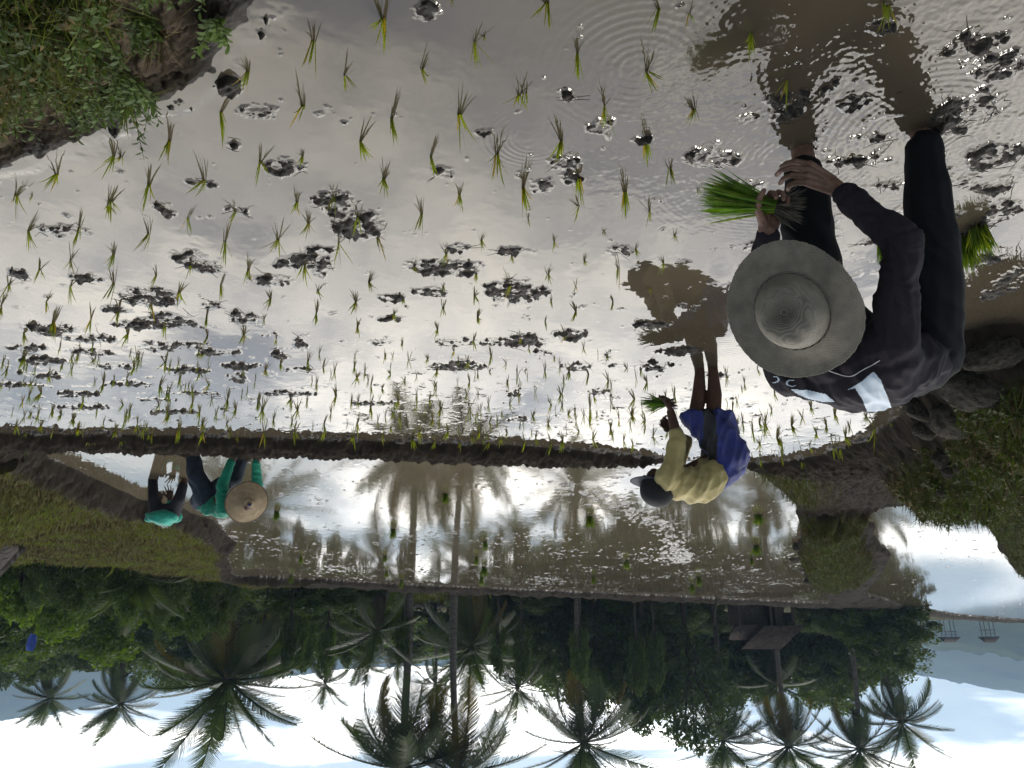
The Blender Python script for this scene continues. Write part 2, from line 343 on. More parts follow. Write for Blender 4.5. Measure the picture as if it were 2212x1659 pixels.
def mat_ground():
    m, nt, b = new_mat('wet_mud_and_turf'); N = nt.nodes; L = nt.links
    tc = N.new('ShaderNodeTexCoord'); at = N.new('ShaderNodeAttribute'); at.attribute_name = 'grass'
    ad = N.new('ShaderNodeAttribute'); ad.attribute_name = 'dry'
    def noise(s, d=6, r=.6):
        n = N.new('ShaderNodeTexNoise'); n.inputs['Scale'].default_value = s; n.inputs['Detail'].default_value = d; n.inputs['Roughness'].default_value = r
        L.new(tc.outputs['Object'], n.inputs['Vector']); return n.outputs[0]
    def rampc(v, c0, c1, p0=.3, p1=.7):
        r = N.new('ShaderNodeValToRGB'); r.color_ramp.elements[0].position = p0; r.color_ramp.elements[1].position = p1
        r.color_ramp.elements[0].color = (*c0, 1); r.color_ramp.elements[1].color = (*c1, 1); L.new(v, r.inputs[0]); return r.outputs[0]
    def mixc(f, a, c):
        x = N.new('ShaderNodeMix'); x.data_type = 'RGBA'; L.new(f, x.inputs[0]); L.new(a, x.inputs[6]); L.new(c, x.inputs[7]); return x.outputs[2]
    wet = rampc(noise(9), (.009, .0078, .0062), (.028, .023, .017))
    dry = rampc(noise(6), (.013, .0105, .008), (.042, .034, .025))
    grs = rampc(noise(3.5), (.050, .038, .014), (.055, .064, .018))
    soil = rampc(noise(5), (.080, .062, .045), (.19, .15, .11))
    m1 = N.new('ShaderNodeMapRange'); m1.inputs[1].default_value = 1; m1.inputs[2].default_value = 2; L.new(ad.outputs['Fac'], m1.inputs[0])
    c = mixc(ad.outputs['Fac'], wet, dry); c = mixc(m1.outputs[0], c, soil); c = mixc(at.outputs['Fac'], c, grs)
    L.new(c, b.inputs['Base Color'])
    mr = N.new('ShaderNodeMapRange'); mr.inputs[3].default_value = .50; mr.inputs[4].default_value = .95
    mx = N.new('ShaderNodeMath'); mx.operation = 'MAXIMUM'; L.new(ad.outputs['Fac'], mx.inputs[0]); L.new(at.outputs['Fac'], mx.inputs[1])
    L.new(mx.outputs[0], mr.inputs[0]); L.new(mr.outputs[0], b.inputs['Roughness'])
    bp = N.new('ShaderNodeBump'); bp.inputs['Distance'].default_value = .012; bp.inputs['Strength'].default_value = .8
    L.new(noise(38, 8, .7), bp.inputs['Height']); L.new(bp.outputs[0], b.inputs['Normal'])
    ms = N.new('ShaderNodeMapRange'); ms.inputs[2].default_value = .5; ms.inputs[3].default_value = .28; ms.inputs[4].default_value = .03
    L.new(mx.outputs[0], ms.inputs[0]); L.new(ms.outputs[0], b.inputs['Specular IOR Level'])
    return m
M_GROUND = mat_ground(); M_PUDDLE = M_GROUND.copy(); M_PUDDLE.name = 'puddled_mud'
for n_ in M_PUDDLE.node_tree.nodes:
    if n_.type == 'MAP_RANGE' and abs(n_.inputs[3].default_value - .28) < 1e-4: n_.inputs[3].default_value = .6
    if n_.type == 'MAP_RANGE' and abs(n_.inputs[3].default_value - .50) < 1e-4: n_.inputs[3].default_value = .22
DRY = np.clip(nearR * sstep(0.0, .30, s1 + .12 * n_mid) * 2.0 + (.62 + .3 * n_mid) * sstep(-.02, .02, smin) * (1 - nearR) + .3 * fall, 0, 2)
# cut the one height field into its named regions
idx = np.arange(NR * NT, dtype=np.int32).reshape(NR, NT)
quad = np.stack([idx[:-1, :-1], idx[:-1, 1:], idx[1:, 1:], idx[1:, :-1]], -1).reshape(-1, 4)
def cell(a): return ((a[:-1, :-1] + a[1:, 1:] + a[:-1, 1:] + a[1:, :-1]) / 4).ravel()
cs1, cs2, cs3 = cell(s1), cell(s2), cell(s3); cy = cell(GY); cx_ = cell(GX)
reg = np.full(len(quad), 3, np.int8)                        # 3 dikes and paths
reg[cs1 < 0] = 0; reg[(cs1 >= 0) & (cs2 < 0)] = 1; reg[(cs1 >= 0) & (cs2 >= 0) & (cs3 < 0)] = 2
nr = cell(nearR.astype(np.float32)) > .5; reg[(reg == 3) & nr] = 4
reg[(reg == 3) & (cell(dB) < 1.1) & (cs1 > 0.0) & (cell(lb) > .12)] = 5
reg[(reg == 3) & (cell(terrace_m) > .5)] = 6
reg[(reg == 3) & (cell(fall) > .3)] = 7
VX = np.stack([GX, GY, GZ], -1).reshape(-1, 3)
GA, DA = GRASS.ravel(), DRY.ravel()
def sub_mesh(name, q, vz, mats, attrs):
    u, inv = np.unique(q.ravel(), return_inverse=True)
    return npmesh(name, vz[u], inv.reshape(-1, 4), True, mats, attrs={k: a[u] for k, a in attrs.items()})
for k, nm in enumerate(['paddy_mud', 'lower_paddy_mud', 'far_paddy_mud', 'mud_dike', 'near_bank', 'stony_bank', 'grass_terrace', 'ground_slope']):
    q = quad[reg == k]
    if len(q) == 0: continue
    tag(mobj(nm, sub_mesh(nm, q, VX, [M_PUDDLE if k in (1, 2) else M_GROUND], {'grass': GA, 'dry': DA})), kind='structure')
def ground_z(x, y):
    r = int(np.clip(np.searchsorted(yrow, y), 0, NR - 1)); t = x / (yrow[r] + .5)
    c = int(np.clip(round((t + .95) / 1.9 * (NT - 1)), 0, NT - 1)); return float(GZ[r, c])

# ---------------------------------------------------------------- water
def mat_water(name, c0, c1, ior, ior_b=True):
    m, nt, b = new_mat(name); N = nt.nodes; L = nt.links
    tc = N.new('ShaderNodeTexCoord'); n = N.new('ShaderNodeTexNoise'); n.inputs['Scale'].default_value = 1.1; n.inputs['Detail'].default_value = 5
    L.new(tc.outputs['Object'], n.inputs['Vector'])
    r = N.new('ShaderNodeValToRGB'); r.color_ramp.elements[0].position = .35; r.color_ramp.elements[1].position = .65
    r.color_ramp.elements[0].color = (*c0, 1); r.color_ramp.elements[1].color = (*c1, 1)
    L.new(n.outputs[0], r.inputs[0]); L.new(r.outputs[0], b.inputs['Base Color'])
    b.inputs['Roughness'].default_value = 0.02 if ior_b else 0.05; b.inputs['IOR'].default_value = ior; b.inputs['Specular IOR Level'].default_value = 0.5
    n2 = N.new('ShaderNodeTexNoise'); n2.inputs['Scale'].default_value = 3.0; n2.inputs['Detail'].default_value = 4
    L.new(tc.outputs['Object'], n2.inputs['Vector'])
    bp = N.new('ShaderNodeBump'); bp.inputs['Distance'].default_value = .0015 if ior_b else .0005; L.new(n2.outputs[0], bp.inputs['Height']); L.new(bp.outputs[0], b.inputs['Normal'])
    return m
WAT = dict(c0=(.050, .041, .028), c1=(.075, .061, .042), ior=1.6)
M_WATER = mat_water('muddy_water', WAT['c0'], WAT['c1'], WAT['ior']); M_WATER2 = mat_water('turbid_water', (.090, .076, .048), (.125, .104, .068), 1.6, False)
WZ = np.zeros(GX.shape, np.float32)
def rings(X, Y, lam, amp, rad, soft=.06, z=0.0, inner=0.0, arc=None):
    c = Gz(X, Y, z); r = np.hypot(GX - c[0], GY - c[1])
    a = amp * np.sin(r * (2 * np.pi / lam)) * np.exp(-((r - inner) / rad) ** 2) * sstep(.02, .06, r)
    if arc is not None:
        an = np.arctan2(GY - c[1], GX - c[0]); a = a * sstep(-.1, .4, np.cos(an - arc))
    return a
brk = sstep(-.25, .35, fbm(GX * 4.2, GY * 4.2, 3, 66))
WZ += brk * (rings(1725, 345, .026, .0006, .26, inner=.22) + rings(1985, 285, .028, .0006, .26, inner=.2) + rings(1380, 150, .03, .0003, .2, inner=.15) + rings(2110, 330, .022, .0008, .16, inner=.12))
WZ += rings(1150, 300, .022, .0003, .07, inner=.10) * brk + rings(1830, 440, .02, .0002, .06, inner=.06) + rings(1525, 790, .03, .0003, .22, inner=.25) * brk
near_p = np.exp(-(((GX + 1.15) / .75) ** 2 + ((GY - 2.15) / .75) ** 2))
WZ += near_p * (.0016 * fbm(GX * 13, GY * 13, 3, 61) + .0010 * fbm(GX * 45, GY * 45, 2, 62))
WZ += .00025 / (1 + (GY / 5) ** 2) * fbm(GX * 12, GY * 12, 2, 63)
lvl = np.where(s1 < 0.35, Z1, np.where((s2 < s3), Z2, Z3)).astype(np.float32)
dh = GZ - lvl - WZ
men = .0035 / (1 + (GY / 6) ** 2) * np.exp(-(np.minimum(dh, 0) / .007) ** 2) * (dh < .02)           # water creeps up the clods
WZf = lvl + WZ + men
cdh = cell(dh)
VW = np.stack([GX, GY, WZf], -1).reshape(-1, 3)
for nm, m_ in (('paddy_water', (cs1 < .30)), ('lower_paddy_water', (cs2 < .30) & (cs1 >= .30)), ('far_paddy_water', (cs3 < .30) & (cs2 >= .30) & (cs1 >= .30))):
    q = quad[m_ & (cdh < .012)]
    tag(mobj(nm, sub_mesh(nm, q, VW, [M_WATER if nm == 'paddy_water' else M_WATER2], {})), kind='structure')

# ---------------------------------------------------------------- land beyond the terraces, out to the hills
def ring_sheet(name, r0, r1, nr_, na, zf, m, a0=-75, a1=75):
    rr = np.exp(np.linspace(math.log(r0), math.log(r1), nr_)); aa = np.radians(np.linspace(a0, a1, na))
    x = np.sin(aa)[None, :] * rr[:, None]; y = np.cos(aa)[None, :] * rr[:, None]
    i = np.arange(nr_ * na).reshape(nr_, na)
    q = np.stack([i[:-1, :-1], i[:-1, 1:], i[1:, 1:], i[1:, :-1]], -1).reshape(-1, 4)
    return tag(mobj(name, npmesh(name, np.stack([x, y, zf(x, y)], -1).reshape(-1, 3), q, True, [m])), kind='structure')
M_FARG = mat('valley_grass', (.022, .028, .009), .95, .4, .35, col2=(.055, .075, .018), spec=.05)
def zfar(x, y):
    d = np.hypot(x, y); az = np.degrees(np.arctan2(x, y))
    z = -1.75 + .35 * fbm(x * .05, y * .05, 3, 70) + 0.9 * sstep(60, 110, d) * sstep(-12, 8, az)
    return z - 9 * sstep(95, 170, d) * sstep(-14, -24, az) - 26 * sstep(140, 420, d)
ring_sheet('ground', 18, 2500, 60, 90, zfar, M_FARG)
M_HILL = mat('wooded_hill', (.008, .016, .006), .95, .5, .012, col2=(.060, .080, .028), spec=.0)
def hill(y0, dep, prof, seed, nm):
    def zf(x, y):
        d = np.hypot(x, y); az = np.degrees(np.arctan2(x, y)); top = np.interp(az, *prof)
        e = sstep(y0 - dep, y0, d) * (1 - .3 * sstep(y0, y0 + dep, d))
        return -30 + e * (top * y0 * math.pi / 180 + 30) * (1 + .05 * fbm(x * .012, y * .012, 4, seed)) + e * 5 * fbm(x * .05, y * .05, 3, seed + 9) + e * 9 * np.abs(fbm(x * .035, y * .02, 4, seed + 12))
    ring_sheet(nm, y0 - dep, y0 + dep, 60, 420, zf, M_HILL)
hill(1500, 450, ([-75, -34, -30, -27, -22, -10, 0, 10, 20, 28, 34, 75], [3.4, 2.75, 2.2, 1.6, 1.0, .8, .9, 1.2, 2.2, 3.5, 4.3, 5.0]), 80, 'hills')
hill(800, 250, ([-75, -36, -33, -31, -28, -24, -10, 0, 75], [1.9, 1.35, .95, .35, -.1, -.6, -1, -1, -1]), 90, 'wooded_ridge')
# ---------------------------------------------------------------- rice seedlings
def blades(rg, n, spread, lean=(0, 0), h0=0.6, h1=1.0, w=0.011, base=0.05, seg=4, droop=0.25, root=-0.12):
    """n grass blades of about unit height rising from the origin; returns verts, faces, blade index per face"""
    V = []; F = []; B = []
    for i in range(n):
        a = rg.uniform(0, 2 * np.pi); sp_ = abs(rg.normal(0, spread)); h = rg.uniform(h0, h1)
        d = np.array([math.cos(a) * sp_ + lean[0], math.sin(a) * sp_ + lean[1], 1.0]); d /= np.linalg.norm(d)
        b = np.array([math.cos(a), math.sin(a), 0]) * base * rg.uniform(0, 1)
        q = rg.uniform(0, np.pi); side = np.array([math.cos(q), math.sin(q), 0]); side -= d * (side @ d); side /= np.linalg.norm(side)
        out = np.array([d[0], d[1], 0]); dr = droop * rg.uniform(0, 1) ** 2 * (1.5 if rg.random() < .15 else 1)
        k0 = len(V); ww = w * rg.uniform(.7, 1.25)
        for j in range(seg + 1):
            t = j / seg; p = b + d * (root + (h - root) * t) + (out * 0.8 - np.array([0, 0, .35])) * dr * t ** 2.5
            k = ww * (0.75 + .5 * t) * (1 - t ** 3) if j < seg else 0
            if j < seg: V += [p - side * k, p + side * k]
            else: V.append(p)
        for j in range(seg - 1):
            F.append((k0 + 2 * j, k0 + 2 * j + 1, k0 + 2 * j + 3, k0 + 2 * j + 2)); B.append(i)
        F.append((k0 + 2 * seg - 2, k0 + 2 * seg - 1, k0 + 2 * seg, k0 + 2 * seg)); B.append(i)
    return np.array(V), F, B
def fmesh(name, V, F, mats, mi=None, smooth=True):
    q = np.array([f for f in F if len(set(f)) == 4], np.int32).reshape(-1, 4); t = np.array([f[:3] for f in F if len(set(f)) == 3], np.int32).reshape(-1, 3)
    m2 = None
    if mi is not None:
        m2 = [m for f, m in zip(F, mi) if len(set(f)) == 4] + [m for f, m in zip(F, mi) if len(set(f)) == 3]
    return npmesh(name, V, [q, t], smooth, mats, m2)
M_RICE = mat('rice_leaf', (.15, .20, .026), .45, .35, 30, col2=(.25, .29, .045), trans=.45, rnd=.25, spec=.35)
M_RICEY = mat('rice_leaf_yellowing', (.34, .24, .04), .5, .35, 30, trans=.35, rnd=.2)
M_RICED = mat('rice_leaf_dark', (.045, .11, .014), .5, .4, 25, col2=(.11, .19, .025), trans=.3, spec=.3)
M_ROOT = mat('muddy_roots', (.050, .042, .028), .7, .4, 40, bump=.004)
SEED_V = []; SEED_F = []
for k in range(16):
    for lst, w_ in ((SEED_V, .020), (SEED_F, .029)):
        rg = np.random.default_rng(100 + k)
        n = [9, 11, 13, 15, 12, 9, 8, 16, 7, 6, 12, 14, 10, 9, 5, 11][k]
        V, F, B = blades(rg, n, [.10, .16, .13, .2, .24, .12, .2, .17, .1, .3, .28, .12, .3, .2, .3, .15][k], lean=(rg.normal(0, .09), rg.normal(0, .09)), h0=.4, w=w_, droop=.5)
        lst.append(fmesh('rice_seedling', V, F, [M_RICE, M_RICEY], [1 if (b * 7 + k) % 9 == 0 else 0 for b in B]))
def Z(ox, oy, sx, pts): return [((ox + a * sx) / 1.82278, (oy + b * sx) / 1.82278, c * sx / 1.82278) for a, b, c in pts]
K = 0.6076
SEEDS = []
SEEDS += Z(0, 0, K, [(2030,265,200),(1605,460,130),(1430,730,200),(1965,690,210),(1100,910,190),(740,1015,150),(785,1015,80),(370,1130,160),(105,1270,150),(210,1270,50),(965,1195,170),(1325,1170,170),(720,1305,130),(1690,1050,150),(1960,1010,70),(1215,1410,130),(1530,1370,120),(1925,1310,110),(2160,1270,110)])
SEEDS += Z(1344, 0, K, [(20,490,130),(270,130,270),(520,450,170),(860,275,170),(925,235,40),(1330,20,200),(2055,55,180),(1530,345,180),(715,0,50),(1190,610,190),(1150,620,140),(765,745,230),(325,770,210),(120,920,170),(580,1015,160),(1005,1000,220),(1980,470,190),(1705,685,170),(1425,915,180),(1975,915,180),(275,1160,150),(765,1262,110),(1180,1215,200),(1535,1150,180),(1540,1335,90),(1840,1245,190),(2000,1370,110),(2130,1090,110)])
SEEDS += Z(2688, 0, K, [(1300,20,110),(440,220,200),(675,520,150),(75,710,140),(40,90,100),(1330,40,180),(100,1230,70),(355,1370,70)])
SEEDS += Z(0, 800, K, [(185,180,140),(510,160,140),(700,10,110),(965,200,140),(2000,130,110),(735,330,100),(460,370,100),(260,430,90),(1015,470,110),(1460,250,160),(1800,240,140),(1970,400,160),(2195,260,140),(60,530,110),(735,525,130),(1240,400,100),(1610,430,110),(1430,530,100),(455,540,120),(300,640,90),(1160,580,100),(10,660,90),(770,690,110),(975,660,100),(590,750,130),(345,770,120),(155,840,90),(1340,730,90),(1710,750,60),(2050,715,90),(1755,620,70),(2060,570,60),(1070,800,110),(830,850,90),(390,930,70),(1580,850,80),(1790,880,60),(1345,860,70),(600,930,60),(1320,970,60),(1070,1030,80),(870,1060,70),(155,1000,80),(405,1050,50),(605,1020,50),(45,1080,60),(320,1120,60),(1720,1080,60),(1820,1040,50),(2095,1060,60),(1165,1130,70),(670,1170,80),(740,1150,60),(1035,1180,80),(1295,1100,60),(1355,1180,70),(200,1170,50),(270,1230,80),(10,1180,60),(145,1290,60),(540,1290,70),(630,1340,70),(340,1340,60),(800,1310,70),(1030,1310,60),(1250,1290,90),(1475,1270,80),(1670,1290,70),(1885,1270,60),(2180,1250,100),(1700,1340,110),(1930,1340,80),(1530,1340,70),(1295,1350,60),(200,1370,50),(395,1370,50),(475,1400,70),(670,1420,50),(820,1370,50),(1095,1370,100),(890,1430,60),(1310,1430,60),(1470,1430,50),(2100,1430,70),(1890,1420,60),
 (105,1450,60),(170,1490,50),(265,1440,60),(340,1480,50),(400,1510,50),(505,1460,50),(580,1510,60),(750,1470,60),(790,1510,60),(950,1450,60),(985,1500,60),(1160,1470,90),(1315,1480,90),(1495,1480,50),(1540,1510,40),(1710,1490,110),(1910,1480,80),(2100,1490,100)])
SEEDS += Z(1344, 800, K, [(235,225,140),(105,90,110),(520,70,140),(1210,100,70),(905,240,80),(1380,250,70),(680,330,90),(475,410,60),(1105,350,50),(1340,460,80),(1520,540,60),(875,460,60),(1100,530,120),(660,540,40),(1795,420,130),(1905,300,70),(1700,180,40),(2090,390,60),(2160,210,50),(180,510,80),(95,640,90),(405,620,50),(865,600,70),(1360,630,60),(660,680,60),(1760,640,60),(2005,550,40),(1575,370,50),(1520,700,80),(340,720,50),(885,740,60),(105,800,70),(1320,770,50),(625,820,60),(1460,850,70),(395,900,50),(855,890,80),(1165,870,60),(1215,940,40),(730,960,60),(285,1000,50),(970,990,70),(560,1010,40),(820,1030,60),(620,1090,60),(1570,940,60),(1380,1010,40),(1070,1040,50),(1475,1090,60),(1850,1070,50),(1725,990,40),(1940,1090,40),(85,1060,60),(100,1130,60),(320,1110,40),(410,1150,40),(265,1200,40),(960,1090,30),(1190,1090,30),(1075,1160,60),(830,1160,60),(610,1180,40),(1600,1110,80),(1730,1150,80),(815,1240,60),(1150,1230,90),(1425,1240,90),(1900,1270,80),(1635,1250,70),(370,1280,80),(570,1270,50),(645,1330,80),(190,1320,100),(830,1330,90),(1090,1300,60),(1360,1310,70),(1610,1330,100),(1470,1370,60),(1040,1370,60),(1240,1380,60),(1655,1370,40),(100,1430,90),(375,1390,60),(590,1400,60),(960,1420,60),(1340,1430,60),(1160,1420,50),(1610,1420,60),(1800,1400,70),(1885,1380,60),(1745,1460,70),(320,1460,40),(505,1480,60),(690,1480,60),(265,1505,70),(75,1510,90),(455,1520,90),(610,1545,50),(770,1540,70),(845,1510,50),(895,1490,50),(960,1550,60),(1030,1530,50),(1075,1490,50),(1190,1550,70),(1260,1520,50),(1360,1560,80),(1435,1540,70),(1540,1480,70),(1630,1530,60),(1830,1540,70),(1890,1565,60),(1970,1450,50)])
SEEDS += Z(3000, 1500, .6028, [(80,80,70),(320,170,60),(265,240,70),(195,290,80),(475,220,70),(65,190,60),(15,310,80),(420,290,60),(355,340,60),(100,370,90),(310,430,60),(545,360,70),(570,300,50),(470,430,80),(510,440,80),(680,230,60),(840,270,50),(740,310,130),(640,440,80),(260,510,60),(350,560,60),(130,500,70),(410,505,50)])
SEEDS += Z(2400, 1450, .3616, [(1340,460,110),(1390,620,110),(1630,600,110),(1560,680,140),(1700,600,160),(1640,830,100),(1840,770,120),(1880,850,140),(1640,990,110),(1790,290,140),(1780,440,110),(1440,230,60),(280,330,120),(235,500,140),(390,560,100),(630,700,80),(410,150,110)])
_seen = []
for i, (X, Y, Lp) in enumerate(SEEDS):
    if any(abs(X - a) < 4 and abs(Y - b) < 4 for a, b, c in _seen): continue
    _seen.append((X, Y, Lp))
_seen = [(X, Y, Lp, Gz(X, Y, 0.0)) for X, Y, Lp in _seen]; _seen.sort(key=lambda q: q[3].y)
rest_V = []; rest_F = []
def seedling_pose(p, Lp, i):
    rg = np.random.default_rng(900 + i); h = px2m(Lp, p) / cp * 1.22; wsc = 1.0 / max(.35, (h / .2) ** .45)
    return rg, h, wsc
for i, (X, Y, Lp, p) in enumerate(_seen):
    rg, h, wsc = seedling_pose(p, Lp, i)
    if i < 299:
        o = link(bpy.data.objects.new('rice_seedling', (SEED_V if p.y < 3.6 else SEED_F)[rg.integers(0, 16)]))
        o.location = p; o.rotation_euler = (rg.normal(0, .05), rg.normal(0, .07), rg.uniform(0, 6.28))
        o.scale = (h * wsc * .9, h * wsc * .9, h)
        tag(o, 'small green tuft of rice seedling standing alone in the shiny muddy water', 'rice seedling', 'rice seedlings transplanted across the flooded paddy')
rg = np.random.default_rng(55)
extra = [(X, Y, Lp) for X, Y, Lp, p in _seen[299:]] + [(rg.uniform(-20, 1640), rg.uniform(760, 945), rg.uniform(14, 26)) for k in range(150)]
for X, Y, Lp in extra:
    p = Gz(X, Y, 0); h = px2m(Lp, p) / cp * 1.2; V, F, B = blades(rg, int(rg.integers(4, 9)), .17, w=.022, droop=.4); V = V * np.array([h * 1.2, h * 1.2, h]) + np.array(p[:])
    rest_F += [tuple(np.array(f) + len(rest_V)) for f in F]; rest_V.extend(V)
tag(mobj('rice_seedlings', fmesh('rice_seedlings', np.array(rest_V), rest_F, [M_RICE])), kind='stuff')
print('seedlings', len(_seen), len(extra))

# ---------------------------------------------------------------- bundles of seedlings waiting to be planted
BUND_V = []
for k in range(4):
    rg = np.random.default_rng(300 + k)
    V, F, B = blades(rg, 130, .16, h0=.6, h1=1.0, w=.016, base=.16, droop=.25, seg=4, root=0.0)
    top = fmesh('leaves', V, F, [M_RICED, M_RICE], [1 if b % 3 == 0 else 0 for b in B])
    V2, F2, B2 = blades(rg, 90, .9, h0=.18, h1=.34, w=.014, base=.12, droop=.3, seg=3, root=0.0)
    V2[:, 2] = np.abs(V2[:, 2]) * .55
    g = fmesh('root_clod', V2, F2, [M_ROOT])
    BUND_V.append((top, g))
def bundle(X, Y, z, h0, label, fat=1.0, group='rice seedling bundles standing in the lower paddy'):
    p = Gz(X, Y, z); h = h0 * .72; k = int(rng.integers(0, 4)); e = empty('seedling_bundle', p, rng.uniform(0, 6))
    t = mobj('leaves', BUND_V[k][0], e); t.scale = (h * fat, h * fat, h)
    g = mobj('root_clod', BUND_V[k][1], e); g.scale = (h * fat, h * fat, h)
    return tag(e, label, 'seedling bundle', group)
BL = [(598,1104,.26,1.2),(650,1202,.28,1.1),(849,1143,.30,1.3),(832,1200,.28,1.2),(835,1234,.3,1.0),(868,1254,.42,1.2),(962,1066,.26,1.2),(1048,1170,.32,1.1),(1029,1203,.34,1.0),(1046,1226,.42,1.3),(1040,1246,.45,1.0),(1273,1116,.32,1.3),(1353,1211,.38,1.3),(1638,1112,.30,1.6),(1634,1178,.36,1.7),(1623,1205,.3,.9),(1509,1246,.5,1.0),(1282,1245,.4,.9),(630,1243,.4,1.0),(1495,1262,.5,1.0)]
BLAB = ['nearest seedling bundle beside the big conical hat', 'small seedling bundle in the corner of the paddy nearest the grass terrace', 'drooping seedling bundle left of the trunk reflection, nearest of three in a column', 'middle seedling bundle of the column left of the trunk reflection', 'thin seedling bundle behind the column near the far dike', 'fat seedling bundle right beside the foot of the tall palm reflection', 'lone dark seedling bundle close behind the mud dike in the middle of the palm reflection', 'nearest seedling bundle of the cluster in the middle palm reflection', 'narrow seedling bundle second in the middle cluster', 'fat bright seedling bundle in the middle cluster', 'farthest seedling bundle of the middle cluster', 'large seedling bundle standing alone near the mud track', 'wide seedling bundle beyond the curve of the mud track', 'wide dark seedling bundle behind the planter in the blue shorts', 'widest seedling bundle behind the blue shorts, farther of two in line', 'very small seedling bundle just beyond the widest one', 'tall seedling bundle near the far dike and the thin pole', 'small seedling bundle under the far dike in the middle', 'seedling bundle below the far dike near the terrace corner', 'pale seedling bundle touching the far dike']
for (X, Y, h, f), lb_ in zip(BL, BLAB): bundle(X, Y, Z2 - .01, h, lb_, f)
# ---------------------------------------------------------------- figures: rounded volumes merged into one skin
_ico = None
def ico_pts():
    global _ico
    if _ico is None:
        bm = bmesh.new(); bmesh.ops.create_icosphere(bm, subdivisions=2, radius=1.0)
        _ico = np.array([v.co[:] for v in bm.verts]); bm.free()
    return _ico
def V3(*a): return np.array(a, float)
def ball(p, r):
    """a sphere or an ellipsoid: r is a radius or a 3x3 matrix whose columns are half axes"""
    A = np.eye(3) * r if np.isscalar(r) else np.asarray(r, float)
    return np.asarray(p, float)[None] + ico_pts() @ A.T
def axes(u, v, w, a, b, c):
    return np.stack([np.asarray(u) * a, np.asarray(v) * b, np.asarray(w) * c], 1)
def nrm(v): v = np.asarray(v, float); return v / np.linalg.norm(v)
def limb(prims, pts, rad):
    for i in range(len(pts) - 1):
        prims.append((ball(pts[i], rad[i]), ball(pts[i + 1], rad[i + 1])))
def merge(name, prims, voxel, mats, smooth=4, parent=None, disp=None, sfac=.5):
    bm = bmesh.new()
    for pr in prims:
        pts = np.concatenate(pr) if isinstance(pr, tuple) else pr
        vs = [bm.verts.new(p) for p in pts]
        r = bmesh.ops.convex_hull(bm, input=vs)
        bmesh.ops.delete(bm, geom=[g for g in r['geom_interior'] if isinstance(g, bmesh.types.BMVert)], context='VERTS')
    me = bpy.data.meshes.new(name); bm.to_mesh(me); bm.free()
    o = bpy.data.objects.new(name, me); C.objects.link(o)
    m = o.modifiers.new('r', 'REMESH'); m.mode = 'VOXEL'; m.voxel_size = voxel; m.adaptivity = 0
    s = o.modifiers.new('s', 'SMOOTH'); s.iterations = smooth; s.factor = sfac
    dg = bpy.context.evaluated_depsgraph_get()
    me2 = bpy.data.meshes.new_from_object(o.evaluated_get(dg)); me2.name = name
    o.modifiers.clear(); o.data = me2; bpy.data.meshes.remove(me)
    me2.materials.clear()
    for m_ in mats: me2.materials.append(m_)
    if disp is not None:
        n = len(me2.vertices); co = np.empty(n * 3, np.float32); me2.vertices.foreach_get('co', co); co = co.reshape(-1, 3)
        nn = np.empty(n * 3, np.float32); me2.vertices.foreach_get('normal', nn); nn = nn.reshape(-1, 3)
        d = disp(co, nn); me2.vertices.foreach_set('co', (co + nn * d[:, None]).ravel()); me2.update()
    me2.shade_smooth()
    if parent: o.parent = parent
    return o
def verts_of(o):
    n = len(o.data.vertices); co = np.empty(n * 3, np.float32); o.data.vertices.foreach_get('co', co); return co.reshape(-1, 3)
def ridged(x, y, seed): return 1 - np.abs(pn(x, y, seed)) * 2.2
def folds(along, across, fa, fc, amp, seed=0, amp2=None):
    """cloth folds: many waves per metre along `across`, few along `along`"""
    a = nrm(along); c = nrm(across)
    def f(co, n):
        u = co @ a; v = co @ c; w = co[:, 2] * 3
        wv = v + .03 * pn(u * 6, w, seed + 5)
        return (amp * ridged(u * fa + w * .3, wv * fc, seed) + amp * .5 * pn(u * fa * 2, wv * fc * 2.1, seed + 1)).astype(np.float32) - amp * .3
    return f
def hand(prims, wrist, knuck, nrm_palm, curl=(35, 45, 30), spread=8, side=1, s=1.0, thumb=40, fr=.0078):
    """palm, four unequal bent fingers and a thumb; palm faces nrm_palm; side=+1 puts the thumb at cross(dir, palm)"""
    wrist = np.asarray(wrist, float); knuck = np.asarray(knuck, float)
    d = nrm(knuck - wrist); n = nrm(np.asarray(nrm_palm, float) - d * (np.asarray(nrm_palm, float) @ d)); l = np.cross(d, n) * side
    pl = .085 * s
    kc = wrist + d * pl
    for k, off in enumerate((.030, .010, -.010, -.029)):
        kp = kc + l * off * s - d * abs(off - .008) * .25 * s - n * .002
        prims.append((ball(wrist + l * off * .55 * s, .0145 * s), ball(kp, .0125 * s)))
        L = (.088, .098, .091, .070)[k] * s; dirn = nrm(d + l * math.tan(R(spread)) * (off / .03))
        p = kp; ang = 0
        for j, (fr_, cu) in enumerate(zip((.45, .31, .24), curl)):
            ang += R(cu + (k - 1) * 3)
            dd = dirn * math.cos(ang) + n * math.sin(ang); q = p + dd * L * fr_
            prims.append((ball(p, (fr + .0016 - .0008 * j) * s), ball(q, (fr + .0008 - .0010 * j) * s))); p = q
    tb = wrist + d * .022 * s + l * .024 * s + n * .006
    t1 = tb + nrm(l * math.sin(R(thumb)) + d * math.cos(R(thumb)) + n * .35) * .048 * s
    t2 = t1 + nrm(l * math.sin(R(thumb * .5)) + d + n * .55) * .034 * s; t3 = t2 + nrm(d + n * .6 - l * .1) * .026 * s
    limb(prims, [wrist + d * .01 + l * .008, tb, t1, t2, t3], [.015 * s, .0145 * s, .0115 * s, .0098 * s, .0078 * s])
